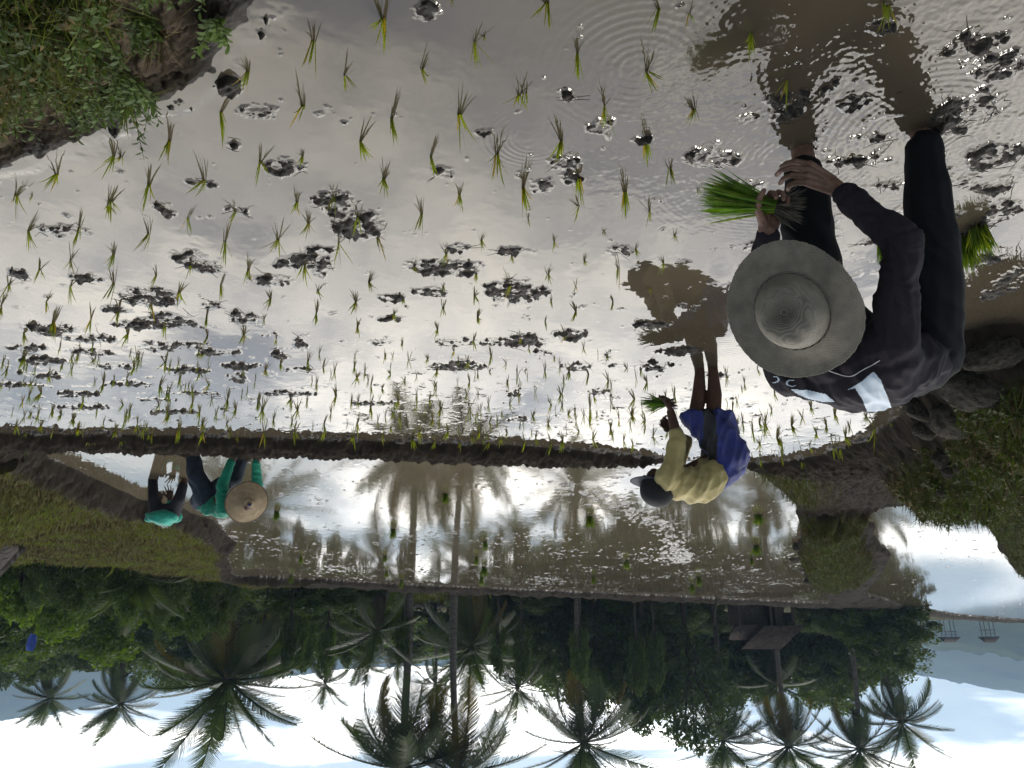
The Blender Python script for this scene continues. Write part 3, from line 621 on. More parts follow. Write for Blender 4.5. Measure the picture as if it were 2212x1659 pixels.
def head(prims, c, up, fwd, s=1.0):
    """skull, jaw, nose, brows, lips and ears; c is the skull's centre"""
    up = nrm(up); fwd = nrm(np.asarray(fwd, float) - up * (np.asarray(fwd, float) @ up)); rt = np.cross(fwd, up); c = np.asarray(c, float)
    P = lambda f, u, r=0: c + (fwd * f + up * u + rt * r) * s
    prims.append(ball(P(-.005, .02), axes(fwd, up, rt, .098 * s, .098 * s, .076 * s)))
    prims.append((ball(P(.035, -.03), axes(fwd, up, rt, .05 * s, .06 * s, .062 * s)), ball(P(.048, -.098), axes(fwd, up, rt, .034 * s, .022 * s, .034 * s))))
    prims.append((ball(P(.088, .005), .010 * s), ball(P(.106, -.034), .0135 * s)))
    prims.append((ball(P(.090, -.038, -.012), .009 * s), ball(P(.090, -.038, .012), .009 * s)))
    prims.append((ball(P(.080, .022, -.035), .014 * s), ball(P(.080, .022, .035), .014 * s)))
    prims.append((ball(P(.086, -.064, -.018), .008 * s), ball(P(.086, -.064, .018), .008 * s)))
    prims.append((ball(P(.083, -.076, -.014), .009 * s), ball(P(.083, -.076, .014), .009 * s)))
    for q in (-1, 1):
        prims.append(ball(P(.070, .006, .032 * q), .014 * s))
        prims.append((ball(P(-.008, .018, .078 * q), axes(fwd, up, rt, .018 * s, .016 * s, .009 * s)), ball(P(-.004, -.022, .074 * q), axes(fwd, up, rt, .012 * s, .012 * s, .008 * s))))
def foot(prims, ankle, toe, r=.036):
    a = np.asarray(ankle, float); t = np.asarray(toe, float); d = nrm(t - a)
    prims.append((ball(a - d * .035, r), ball(a + (t - a) * .55, axes(d, [0, 0, 1], np.cross(d, [0, 0, 1]), .03, .022, .042))))
    prims.append((ball(a + (t - a) * .55, axes(d, [0, 0, 1], np.cross(d, [0, 0, 1]), .03, .022, .042)), ball(t, axes(d, [0, 0, 1], np.cross(d, [0, 0, 1]), .02, .013, .04))))
    prims.append((ball(a, r), ball(a + V3(0, 0, .06), r * .95)))
def GyN(X, Y, y): return np.array(Gy(X, Y, y)[:])

M_SKIN = mat('sun_browned_skin', (.13, .070, .048), .55, .3, 45, bump=.0015, bscale=120, col2=(.19, .105, .075), spec=.4)
M_SKIND = mat('dark_skin', (.075, .036, .022), .55, .3, 30, bump=.001, bscale=90, spec=.35)
M_NAIL = mat('nail', (.25, .17, .13), .4, .1, 50)
M_TROU = mat('black_trouser_cloth', (.0055, .0055, .0072), .85, .25, 30, bump=.0012, bscale=160, spec=.2)
M_STRING = mat('white_cord', (.5, .5, .5), .7)

def straw(name, c0, c1, n_rad=150, bumpd=.0016, ring=190.0, holes=False):
    """woven straw: rings and spokes as a bump and a fine colour change, in the hat's own axes"""
    m, nt, b = new_mat(name); N = nt.nodes; L = nt.links
    tc = N.new('ShaderNodeTexCoord'); sep = N.new('ShaderNodeSeparateXYZ'); L.new(tc.outputs['Object'], sep.inputs[0])
    def Mt(op, a, b_=None):
        q = N.new('ShaderNodeMath'); q.operation = op
        for i, v in enumerate((a, b_)):
            if v is None: continue
            if isinstance(v, (int, float)): q.inputs[i].default_value = v
            else: L.new(v, q.inputs[i])
        return q.outputs[0]
    x, y, z = sep.outputs
    r = Mt('SQRT', Mt('ADD', Mt('ADD', Mt('MULTIPLY', x, x), Mt('MULTIPLY', y, y)), Mt('MULTIPLY', z, z)))
    th = Mt('ARCTAN2', y, x)
    n0 = N.new('ShaderNodeTexNoise'); n0.inputs['Scale'].default_value = 25; n0.inputs['Detail'].default_value = 4; L.new(tc.outputs['Object'], n0.inputs['Vector'])
    w = Mt('MULTIPLY', Mt('SINE', Mt('ADD', Mt('MULTIPLY', r, ring * 6.283), Mt('MULTIPLY', n0.outputs[0], .5))), Mt('SINE', Mt('MULTIPLY', th, n_rad)))
    rp = N.new('ShaderNodeValToRGB'); rp.color_ramp.elements[0].color = (*c0, 1); rp.color_ramp.elements[1].color = (*c1, 1)
    L.new(Mt('ADD', Mt('MULTIPLY', w, .11), n0.outputs[0]), rp.inputs[0]); rp.color_ramp.elements[0].position = .25; rp.color_ramp.elements[1].position = .75
    L.new(rp.outputs[0], b.inputs['Base Color']); b.inputs['Roughness'].default_value = .62; b.inputs['Specular IOR Level'].default_value = .35
    bp = N.new('ShaderNodeBump'); bp.inputs['Distance'].default_value = bumpd; L.new(w, bp.inputs['Height']); L.new(bp.outputs[0], b.inputs['Normal'])
    return m
def lathe(prof, na, warp=None, close=False):
    """revolve (r, z) profile about Z; warp(x,y,z)->xyz"""
    p = np.array(prof); a = np.linspace(0, 2 * np.pi, na, endpoint=False)
    x = p[:, 0][:, None] * np.cos(a)[None]; y = p[:, 0][:, None] * np.sin(a)[None]; z = np.repeat(p[:, 1][:, None], na, 1)
    V = np.stack([x, y, z], -1).reshape(-1, 3)
    if warp: V = warp(V)
    i = np.arange(len(p) * na).reshape(len(p), na); j = np.roll(i, -1, 1)
    q = np.stack([i[:-1], j[:-1], j[1:], i[1:]], -1).reshape(-1, 4)
    return V, q
def spline(pts, n):
    pts = np.array(pts, float); t = np.linspace(0, len(pts) - 1, n); o = []
    for u in t:
        i = min(int(u), len(pts) - 2); f = u - i
        p0 = pts[max(i - 1, 0)]; p1 = pts[i]; p2 = pts[i + 1]; p3 = pts[min(i + 2, len(pts) - 1)]
        o.append(.5 * ((2 * p1) + (-p0 + p2) * f + (2 * p0 - 5 * p1 + 4 * p2 - p3) * f * f + (-p0 + 3 * p1 - 3 * p2 + p3) * f ** 3))
    return np.array(o)
def frame(o, loc, z_axis, x_hint):
    z = Vector(z_axis).normalized(); x = Vector(x_hint); x = (x - z * x.dot(z)).normalized(); y = z.cross(x)
    m = Matrix((x, y, z)).transposed().to_4x4(); m.translation = Vector(loc); o.matrix_world = m
def tube(name, pts, r, m, parent=None, n=6, taper=None):
    pts = np.array(pts, float); V = []; 
    for i, p in enumerate(pts):
        d = nrm(pts[min(i + 1, len(pts) - 1)] - pts[max(i - 1, 0)]); a = nrm(np.cross(d, [0.3, .2, 1.0])); b = np.cross(d, a)
        rr = r * (taper[i] if taper is not None else 1)
        for k in range(n):
            t = 2 * math.pi * k / n; V.append(p + (a * math.cos(t) + b * math.sin(t)) * rr)
    F = [(i * n + k, i * n + (k + 1) % n, (i + 1) * n + (k + 1) % n, (i + 1) * n + k) for i in range(len(pts) - 1) for k in range(n)]
    caps = [np.array([[0, k + 1, k] for k in range(1, n - 1)]), np.array([[(len(pts) - 1) * n, (len(pts) - 1) * n + k, (len(pts) - 1) * n + k + 1] for k in range(1, n - 1)])]
    return mobj(name, npmesh(name, V, [np.array(F)] + caps, True, [m]), parent)

# ================================================================ the planter in front: dark clothes and a straw hat
def person_hat():
    e = empty('person', (0, 0, 0))
    tag(e, 'person in black clothes and wide straw sun hat bending right in front of the camera', 'person', 'people planting rice')
    t = nrm(V3(.88, -.40, .10)); s = nrm(V3(.60, .80, .0)); up = np.cross(s, -t); up = up if up[2] > 0 else -up
    Pv = V3(-1.43, 2.60, .775); Mid = V3(-1.135, 2.45, .835)
    shN = Mid - s * .17 + V3(0, 0, -.025); shF = Mid + s * .20 + V3(.02, 0, -.02)
    elN = GyN(1950, 520, 2.12); wrN = GyN(1797, 400, 2.22); knN = GyN(1738, 372, 2.19)
    elF = V3(-.885, 2.47, .56); wrF = GyN(1658, 500, 2.30); knF = GyN(1672, 440, 2.26)
    hipR = Pv - s * .085 + V3(.0, 0, -.05); hipF = Pv + s * .095 + V3(.06, .0, -.05)
    knR = GyN(2012, 505, 2.38); anR = GyN(1992, 300, 2.32); knL = GyN(1745, 500, 2.46); anL = GyN(1736, 345, 2.42)
    Hc = np.array(Gy(1712, 672, 2.19)[:]); ax = nrm(nrm(V3(0, 0, CAMH) - Hc) + V3(.20, .05, .16))
    hd = Hc - ax * .075
    sk = []
    head(sk, hd, ax, V3(.35, .1, -.9), 1.0)
    limb(sk, [Mid + t * .02, hd - ax * .07], [.062, .056])
    limb(sk, [shN, elN, elN * .3 + wrN * .7, wrN], [.05, .036, .030, .029]); limb(sk, [shF, elF, wrF], [.05, .042, .029])
    
    sk.append((ball(Pv, axes(t, s, up, .09, .12, .085)), ball(Mid - t * .05, axes(t, s, up, .11, .17, .10))))
    limb(sk, [hipR, knR, anR, anR + V3(0, 0, -.10)], [.07, .058, .038, .034]); limb(sk, [hipF, knL, anL, anL + V3(0, 0, -.10)], [.07, .058, .042, .038])
    limb(sk, [knR * .65 + anR * .35 + V3(-.01, .012, 0)], [.05]); 
    foot(sk, anR + V3(0, 0, -.10), anR + V3(.12, -.12, -.13)); foot(sk, anL + V3(0, 0, -.10), anL + V3(.13, -.12, -.13))
    bn = V3(.2, -.35, -.5)                                               # palm of the near hand faces down and away
    hand(sk, wrN, knN, V3(.55, .75, -.15), curl=(28, 38, 28), spread=7, side=-1, s=1.2, thumb=28)
    hand(sk, wrF, knF, V3(-.2, -.95, .25), curl=(48, 55, 40), spread=5, side=-1, s=1.12, thumb=46)
    merge('body', sk, .0030, [M_SKIN], 3, e)
    # shirt
    m, nt, b = new_mat('dark_printed_shirt'); N = nt.nodes; L = nt.links
    at = N.new('ShaderNodeAttribute'); at.attribute_name = 'cloth'; sep = N.new('ShaderNodeSeparateXYZ'); L.new(at.outputs['Vector'], sep.inputs[0])
    def Mt(op, a, b_=None):
        q = N.new('ShaderNodeMath'); q.operation = op; q.use_clamp = op in ('MULTIPLY', 'ADD') and False
        for i, v in enumerate((a, b_)):
            if v is None: continue
            if isinstance(v, (int, float)): q.inputs[i].default_value = v
            else: L.new(v, q.inputs[i])
        return q.outputs[0]
    u, v_, w_ = sep.outputs
    def box(u0, u1, v0, v1, sh=0.0):
        uu = Mt('SUBTRACT', u, Mt('MULTIPLY', v_, sh))
        a = Mt('MULTIPLY', Mt('GREATER_THAN', uu, u0), Mt('LESS_THAN', uu, u1)); c = Mt('MULTIPLY', Mt('GREATER_THAN', v_, v0), Mt('LESS_THAN', v_, v1))
        return Mt('MULTIPLY', a, c)
    def ringm(cu, cv, r0, r1, cut):
        du = Mt('SUBTRACT', u, cu); dv = Mt('MULTIPLY', Mt('SUBTRACT', v_, cv), .8); d = Mt('SQRT', Mt('ADD', Mt('MULTIPLY', du, du), Mt('MULTIPLY', dv, dv)))
        k = Mt('MULTIPLY', Mt('GREATER_THAN', d, r0), Mt('LESS_THAN', d, r1))
        return Mt('MULTIPLY', k, Mt('LESS_THAN', Mt('MULTIPLY', du, cut), .012))
    n = N.new('ShaderNodeTexNoise'); n.inputs['Scale'].default_value = 14; n.inputs['Detail'].default_value = 5; L.new(at.outputs['Vector'], n.inputs['Vector'])
    rp = N.new('ShaderNodeValToRGB'); rp.color_ramp.elements[0].color = (.008, .0075, .011, 1); rp.color_ramp.elements[1].color = (.030, .024, .030, 1)
    L.new(n.outputs[0], rp.inputs[0])
    mx = N.new('ShaderNodeMix'); mx.data_type = 'RGBA'; mx.inputs[0].default_value = 0.0; L.new(rp.outputs[0], mx.inputs[6]); L.new(rp.outputs[0], mx.inputs[7])
    L.new(mx.outputs[2], b.inputs['Base Color']); b.inputs['Roughness'].default_value = .75; b.inputs['Specular IOR Level'].default_value = .12
    sh = []
    chest = Mid - t * .03
    sh.append((ball(Pv + t * .04, axes(t, s, up, .10, .185, .13)), ball(Pv + t * .20 + up * .055, axes(t, s, up, .10, .195, .135))))
    sh.append((ball(Pv + t * .20 + up * .055, axes(t, s, up, .10, .195, .135)), ball(chest + up * .015, axes(t, s, up, .10, .225, .125))))
    sh.append((ball(chest, axes(t, s, up, .09, .20, .10)), ball(Mid + t * .06 + V3(0, 0, -.01), axes(t, s, up, .05, .105, .075))))
    limb(sh, [shN + s * .03, shN, shN + (elN - shN) * .5, elN + V3(-.004, 0, .0), elN * .45 + wrN * .55, wrN * .80 + elN * .20], [.09, .080, .066, .056, .047, .041])
    limb(sh, [shF - s * .03, shF, elF, wrF * .92 + elF * .08], [.09, .08, .06, .043])
    def dsp(co, nn):
        r = co - Mid; uu = r @ t; vv = r @ s
        hip = sstep(-.08, -.34, uu)                                      # cloth bunches towards the hips
        f1 = .009 * hip * ridged(vv * 5 + uu * 6 + 1.3, uu * 15 + 2.5 * vv ** 2 * 8 + pn(uu * 9, vv * 9, 3), 5) + .007 * ridged(uu * 5 + vv * 4, vv * 15 - uu * 5, 9) * (1 - hip * .5)
        # rings down the near sleeve
        al = (co - shN) @ nrm(elN - shN); dline = np.linalg.norm((co - shN) - np.outer(al, nrm(elN - shN)), axis=1)
        al2 = (co - elN) @ nrm(wrN - elN); d2 = np.linalg.norm((co - elN) - np.outer(al2, nrm(wrN - elN)), axis=1)
        sl = np.exp(-(dline / .11) ** 2) * sstep(.05, .15, al) + np.exp(-(d2 / .08) ** 2) * sstep(-.03, .05, al2)
        f2 = .0055 * np.clip(sl, 0, 1) * ridged(vv * 9 + al * 4, (al + al2) * 11 + 1.2 * pn(vv * 12, al * 9, 4), 11)
        f3 = .0035 * pn(uu * 16 + vv * 9, vv * 30 - uu * 8, 15) + .003 * ridged(uu * 8 - vv * 5, uu * 10 + vv * 24, 17)
        return (f1 + f2 + f3 - .005).astype(np.float32)
    o = merge('shirt', sh, .0060, [m], 6, e, dsp)
    co = verts_of(o); nn = np.empty(len(co) * 3, np.float32); o.data.vertices.foreach_get('normal', nn); nn = nn.reshape(-1, 3)
    r = co - Mid
    a = o.data.attributes.new('cloth', 'FLOAT_VECTOR', 'POINT'); a.data.foreach_set('vector', np.stack([r @ s, r @ t, nn @ up - .05], 1).astype(np.float32).ravel())
    # trousers
    tr = []
    tr.append((ball(hipR + V3(0, 0, .02), .118), ball(hipF + V3(0, 0, .02), .125)))
    tr.append((ball(Pv, axes(t, s, up, .12, .175, .13)), ball(Pv + t * .06, axes(t, s, up, .10, .17, .12))))
    limb(tr, [hipR, hipR * .5 + knR * .5, knR, knR * .45 + anR * .55, anR + V3(.0, 0, .035)], [.115, .104, .088, .073, .062])
    thm = GyN(1768, 640, 2.62)
    limb(tr, [hipF, thm, knL, anL * .8 + knL * .2], [.12, .105, .094, .072])
    merge('trousers', tr, .008, [M_TROU], 6, e, folds(V3(0, 0, 1), V3(.8, .6, .3), 4, 14, .006, 3))
    # pale cords and the white print lie on the cloth
    from mathutils.bvhtree import BVHTree
    bv = BVHTree.FromPolygons([v.co for v in o.data.vertices], [p.vertices[:] for p in o.data.polygons])
    def on_cloth(X, Y, off):
        d = Vector(ray(X, Y)).normalized(); h = bv.ray_cast(Vector((0, 0, CAMH)), d)
        return None if h[0] is None else h[0] + h[1] * off
    def cord(name, pts, r):
        q = [p for p in (on_cloth(X, Y, .002) for X, Y in spline(pts, 40)) if p is not None]
        if len(q) > 3: tube(name, [tuple(p) for p in q], r, M_STRING, e, 5)
    cord('collar_seam', [(1770, 792), (1805, 806), (1838, 812), (1862, 800), (1885, 788), (1900, 778)], .0017)
    def decal(name, polyg, m, off=.0022, st=1.6):
        P = np.array(polyg, float); xs = np.arange(P[:, 0].min(), P[:, 0].max() + st, st); ys = np.arange(P[:, 1].min(), P[:, 1].max() + st, st)
        gx, gy = np.meshgrid(xs, ys); ins = inside(gx, gy, P); V = []; id_ = -np.ones(gx.shape, int)
        for a in range(gx.shape[0]):
            for b in range(gx.shape[1]):
                if ins[a, b]:
                    h = on_cloth(gx[a, b], gy[a, b], off)
                    if h is not None: id_[a, b] = len(V); V.append(h[:])
        F = [(id_[a, b], id_[a, b + 1], id_[a + 1, b + 1], id_[a + 1, b]) for a in range(gx.shape[0] - 1) for b in range(gx.shape[1] - 1) if min(id_[a, b], id_[a, b + 1], id_[a + 1, b + 1], id_[a + 1, b]) >= 0]
        if F: mobj(name, npmesh(name, V, np.array(F), True, [m]), e)
    zz = lambda L_: [(1645.8 + a * .2513, 493.7 + b * .2513) for a, b in L_]
    MP = mat('white_print', (.50, .58, .66), .6, .08, 30)
    decal('shirt_print', zz([(960, 1225), (1020, 1290), (1075, 1420), (1122, 1550), (1100, 1572), (900, 1572), (860, 1470), (800, 1376), (715, 1392), (840, 1320)]), MP)
    decal('shirt_print', zz([(235, 1372), (400, 1385), (560, 1418), (632, 1488), (520, 1490), (400, 1462), (310, 1430)]), MP)
    arc = lambda cx, cy, a0, a1, r1, r2, k: [(cx + r1 * math.cos(q), cy + k * r1 * math.sin(q)) for q in np.linspace(a0, a1, 14)] + [(cx + r2 * math.cos(q), cy + k * r2 * math.sin(q)) for q in np.linspace(a1, a0, 14)]
    decal('shirt_print', zz(arc(262, 1326, .8, 5.2, 60, 36, .55)), MP); decal('shirt_print', zz(arc(105, 1296, -1.8, 1.9, 56, 32, .6)), MP)
    # hat: crown with a dented top, brim turned up at the sides
    hat = mobj('hat', None if False else bpy.data.meshes.new('hat'), e)
    prof = spline([(.0004, .128), (.036, .132), (.068, .124), (.089, .098), (.102, .055), (.109, .014), (.111, .002)], 40)
    def dent(Vv):
        q = np.hypot(Vv[:, 0], Vv[:, 1]); an = np.arctan2(Vv[:, 1], Vv[:, 0])
        Vv[:, 2] -= .030 * np.exp(-((Vv[:, 0] - .018) / .030) ** 2 - ((Vv[:, 1]) / .055) ** 2) * sstep(.06, .11, Vv[:, 2])
        Vv[:, 2] += .0022 * np.cos(an * 7) * sstep(.02, .07, q) * (1 - sstep(.07, .09, q))
        Vv[:, 0] *= 1.10; Vv[:, 1] *= .97
        return Vv
    V1, F1 = lathe(prof, 96, dent)
    MH = straw('hat_straw', (.125, .112, .088), (.215, .193, .152), 130, .0009, 110)
    me = npmesh('crown', V1, F1, True, [MH])
    bpy.data.objects.remove(hat); hat = mobj('hat', me, e)
    prof2 = spline([(.1095, .0035), (.122, -.003), (.150, -.009), (.188, -.008), (.204, -.004), (.2045, -.007), (.188, -.011), (.15, -.012), (.122, -.006), (.110, .0)], 60)
    def brimw(Vv):
        q = np.hypot(Vv[:, 0], Vv[:, 1]); an = np.arctan2(Vv[:, 1], Vv[:, 0]); k = sstep(.10, .20, q)
        Vv[:, 2] += k * (.026 * np.cos(2 * an + 3.14) + .006 * np.cos(5 * an + 1) - .010)
        f = 1 + k * (.012 * np.cos(3 * an) + .010 * (q > .198) * pn(an * 22, an * 0 + 3.3, 8))
        Vv[:, 0] *= 1.09 * f; Vv[:, 1] *= .955 * f
        return Vv
    V2, F2 = lathe(prof2, 180, brimw)
    mobj('brim', npmesh('brim', V2, F2, True, [MH]), hat)
    rb = []
    for k in range(3):
        pts = [(1.10 * (.1115 + .003 * math.cos(9 * q + k * 2.1)) * math.cos(q), .97 * (.1115 + .003 * math.cos(9 * q + k * 2.1)) * math.sin(q), .008 + .004 * math.sin(9 * q + k * 2.1)) for q in np.linspace(0, 2 * math.pi, 130)]
        rb.append(pts)
    MB = mat('braided_band', (.10, .09, .07), .7, .3, 60)
    vs = []; fs = []; k0 = 0
    for pts in rb:
        tb = tube('hat_band', pts, .0028, MB); mv = verts_of(tb); 
        fq = np.array([p.vertices[:] for p in tb.data.polygons if len(p.vertices) == 4]) + k0; vs.append(mv); fs.append(fq); k0 += len(mv); bpy.data.objects.remove(tb)
    mobj('hat_band', npmesh('hat_band', np.concatenate(vs), np.concatenate(fs), True, [MB]), hat)
    frame(hat, Hc, ax, V3(.3, .1, -1.0))
    # the bundle in the far hand
    gp = GyN(1676, 447, 2.235); dr = nrm(GyN(1560, 418, 2.27) - GyN(1690, 436, 2.23))
    eb = empty('seedling_bundle', gp)
    rg = np.random.default_rng(5)
    Vb, Fb, Bb = blades(rg, 330, .16, h0=.20, h1=.275, w=.0036, base=.022, droop=.05, seg=5, root=0.0)
    lf = mobj('leaves', fmesh('leaves', Vb, Fb, [M_HELD, M_RICE], [1 if b % 4 == 0 else 0 for b in Bb]), eb)
    Vr, Fr, Br = blades(rg, 200, .35, h0=.05, h1=.105, w=.003, base=.02, droop=.02, seg=3, root=0.0)
    rt = mobj('roots', fmesh('roots', Vr, Fr, [M_ROOT]), eb)
    qd = Vector(dr).to_track_quat('Z', 'Y'); eb.rotation_mode = 'QUATERNION'; eb.rotation_quaternion = qd
    rt.rotation_euler = (math.pi, 0, 0); rt.scale = (1.3, 1.3, 1)
    tag(eb, 'bright green seedling bundle held in the hand of the person in the straw sun hat', 'seedling bundle', 'rice seedling bundles')
M_HELD = mat('fresh_rice_leaf', (.075, .18, .012), .45, .35, 30, col2=(.14, .26, .02), trans=.4, spec=.3)
person_hat()

# ================================================================ the planter in blue shorts
M_TAN = mat('khaki_shirt_cloth', (.33, .27, .105), .85, .18, 9, bump=.001, bscale=220, col2=(.44, .37, .155), sheen=.2)
M_BLUE = mat('blue_shorts_cloth', (.010, .018, .13), .7, .35, 12, bump=.001, bscale=160, col2=(.018, .030, .21), sheen=.1)
M_BLACKP = mat('black_shorts_panel', (.006, .007, .009), .6, .3, 20)
M_CAP = mat('black_cap_cloth', (.008, .008, .010), .8, .3, 40, bump=.001)
M_CAPB = mat('grey_cap_brim', (.05, .055, .075), .75, .2, 40, bump=.0008, bscale=200)
def person_shorts():
    e = empty('person'); tag(e, 'person bending in a khaki long sleeved shirt, bright blue shorts and dark cap', 'person', 'people planting rice')
    y0 = 4.92
    ftA = np.array(Gz(1511, 800, 0)[:]); ftB = np.array(Gz(1540, 797, 0)[:])
    yA, yB = ftA[1], ftB[1]
    knA = GyN(1503, 893, yA + .02); knB = GyN(1541, 890, yB + .02)
    hip = GyN(1560, 985, 5.0); wst = GyN(1545, 1025, 5.0); mid = GyN(1508, 1045, 5.0); chs = GyN(1462, 1042, 4.98)
    shA = GyN(1447, 1030, 4.84); elA = GyN(1464, 950, 4.80); wrA = GyN(1449, 890, 4.80); knuA = GyN(1445, 872, 4.80)
    shB = GyN(1440, 1040, 5.16); elB = GyN(1478, 955, 5.15); wrB = GyN(1452, 925, 5.05); knuB = GyN(1440, 917, 5.02)
    hd = GyN(1421, 1052, 4.98); lat = V3(.05, 1, 0); t = nrm(chs - wst); up = nrm(np.cross(t, lat)); up = up if up[2] > 0 else -up
    hipA, hipB = hip - lat * .09, hip + lat * .09
    sk = []
    hup = nrm(V3(.30, -.25, .85)); hfw = nrm(V3(.9, -.15, -.25))
    head(sk, hd, hup, hfw, .98)
    limb(sk, [chs + t * .06, hd - hup * .08], [.06, .052])
    limb(sk, [shA, elA, wrA], [.048, .04, .028]); limb(sk, [shB, elB, wrB], [.048, .04, .028])
    sk.append((ball(hip, .06), ball(chs, .08)))
    for h_, k_, f_ in ((hipA, knA, ftA), (hipB, knB, ftB)):
        limb(sk, [h_, k_, k_ * .6 + f_ * .4 + V3(-.012, .01, 0), f_ + V3(0, 0, .02), f_ + V3(0, 0, -.10)], [.07, .050, .048, .034, .031])
        foot(sk, f_ + V3(0, 0, -.10), f_ + V3(.17, -.03, -.13))
    hand(sk, wrA, knuA, V3(.9, .2, -.1), curl=(50, 55, 40), side=1, s=1.0)
    hand(sk, wrB, knuB, V3(.2, -.9, -.1), curl=(22, 25, 20), spread=12, side=-1, s=.95)
    merge('body', sk, .0055, [M_SKIND], 3, e)
    sh = []
    sh.append((ball(hip * .35 + wst * .65, axes(t, lat, up, .09, .155, .125)), ball(mid, axes(t, lat, up, .08, .17, .125))))
    sh.append((ball(wst + t * .0, axes(t, lat, up, .07, .165, .115)), ball(mid + up * .02, axes(t, lat, up, .08, .175, .125))))
    sh.append((ball(mid + up * .02, axes(t, lat, up, .08, .175, .125)), ball(chs, axes(t, lat, up, .08, .19, .115))))
    sh.append((ball(chs, axes(t, lat, up, .08, .19, .115)), ball(chs + t * .07, axes(t, lat, up, .04, .09, .07))))
    limb(sh, [shA + lat * .03, shA, elA, elA * .8 + wrA * .2], [.085, .075, .058, .052]); limb(sh, [shB - lat * .03, shB, elB, elB * .6 + wrB * .4], [.085, .075, .056, .048])
    def dsp(co, nn):
        r = co - chs; u = r @ t; v = r @ lat; w = r @ up
        a = -.0 + .014 * ridged(w * 4 + u * 2, (u * .8 - w * .55) * 13, 21) + .004 * pn(u * 30, w * 30, 5)
        al = (co - shA) @ nrm(elA - shA); dl = np.linalg.norm((co - shA) - np.outer(al, nrm(elA - shA)), axis=1)
        sl = np.exp(-(dl / .1) ** 2) * sstep(.03, .1, al)
        return (a * (1 - sl) + sl * .010 * ridged(v * 7, al * 24 + w * 5, 23) - .004).astype(np.float32)
    merge('shirt', sh, .0065, [M_TAN], 4, e, dsp)
    st = []
    st.append((ball(wst - t * .03, axes(t, lat, up, .06, .170, .115)), ball(hip + V3(-.02, 0, .02), .155)))
    hemA = GyN(1505, 888, yA - .02); hemB = GyN(1545, 886, yB + .05)
    for h_, m_ in ((hipA, hemA), (hipB, hemB)):
        st.append((ball(h_ + V3(-.01, 0, 0), .135), ball(h_ * .5 + m_ * .5 + V3(-.015, 0, 0), .128)))
        st.append((ball(h_ * .5 + m_ * .5 + V3(-.015, 0, 0), .128), ball(m_ + V3(0, 0, .03), axes(V3(1, 0, 0), V3(0, 1, 0), V3(0, 0, 1), .115, .115, .03))))
    o = merge('shorts', st, .0075, [M_BLUE, M_BLACKP], 5, e, lambda co, nn: (.014 * ridged(co[:, 2] * 4 + co[:, 0] * 3, (co[:, 0] + .3 * co[:, 1]) * 13 - co[:, 2] * 4, 31) - .005).astype(np.float32))
    # black side panel sewn down the near side
    co = verts_of(o); nv = np.empty(len(co) * 3, np.float32); o.data.vertices.foreach_get('normal', nv); nv = nv.reshape(-1, 3)
    rel = co - GyN(1533, 1000, 4.85); ax_ = nrm(GyN(1516, 890, 4.85) - GyN(1533, 1000, 4.85)); al = rel @ ax_; sd = rel @ nrm(np.cross(ax_, V3(0, 1, 0)))
    inp = (nv[:, 1] < .1) & (np.abs(sd) < .046) & (al > -.20)
    mi = [1 if all(inp[v] for v in p.vertices) else 0 for p in o.data.polygons]; o.data.polygons.foreach_set('material_index', mi)
    # cap: rounded crown and a stiff brim
    cap = mobj('cap', None or bpy.data.meshes.new('cap'), e); bpy.data.objects.remove(cap)
    prof = spline([(.002, .112), (.045, .106), (.080, .080), (.098, .035), (.102, -.02), (.100, -.045)], 20)
    Vc, Fc = lathe(prof, 40, lambda v: np.stack([v[:, 0] * 1.12, v[:, 1] * .92, v[:, 2]], 1)); cap = mobj('cap', npmesh('cap', Vc, Fc, True, [M_CAP]), e)
    a = np.linspace(-1.25, 1.25, 25); rr = np.linspace(0, 1, 6); Vb = []
    for lay in (0, -.004):
        for r_ in rr:
            for q in a:
                R0 = .100; ex = .075 * r_ * max(0, math.cos(q * 1.1)) ** .6
                Vb.append(((R0 * 1.12 * math.cos(q)) + ex, R0 * .92 * math.sin(q) * (1 + .06 * r_), -.018 + .030 * r_ - .035 * (math.sin(q)) ** 2 * r_ + lay))
    n = len(a); i = np.arange(len(rr) * n).reshape(len(rr), n); q0 = np.stack([i[:-1, :-1], i[:-1, 1:], i[1:, 1:], i[1:, :-1]], -1).reshape(-1, 4)
    rim = np.stack([i[-1, :-1], i[-1, 1:], i[-1, 1:] + i.size, i[-1, :-1] + i.size], -1)
    mobj('brim', npmesh('brim', Vb, np.concatenate([q0, q0 + i.size, rim]), True, [M_CAPB]), cap)
    frame(cap, hd + hup * .02, hup, hfw)
    g = GyN(1441, 871, 4.79); dr = nrm(V3(1.0, -.05, .02)); eb = empty('seedling_bundle', g); rg = np.random.default_rng(15)
    Vb, Fb, Bb = blades(rg, 110, .22, h0=.12, h1=.20, w=.004, base=.02, droop=.05, seg=4, root=0.0)
    mobj('leaves', fmesh('leaves', Vb, Fb, [M_HELD, M_RICED], [b % 2 for b in Bb]), eb)
    Vr, Fr, Br = blades(rg, 60, .4, h0=.03, h1=.08, w=.004, base=.02, droop=.02, seg=3, root=0.0)
    rt = mobj('roots', fmesh('roots', Vr, Fr, [M_ROOT]), eb); rt.rotation_euler = (math.pi, 0, 0)
    eb.rotation_mode = 'QUATERNION'; eb.rotation_quaternion = Vector(dr).to_track_quat('Z', 'Y')
    tag(eb, 'small seedling bundle in the hand of the person in blue shorts', 'seedling bundle', 'rice seedling bundles')
person_shorts()

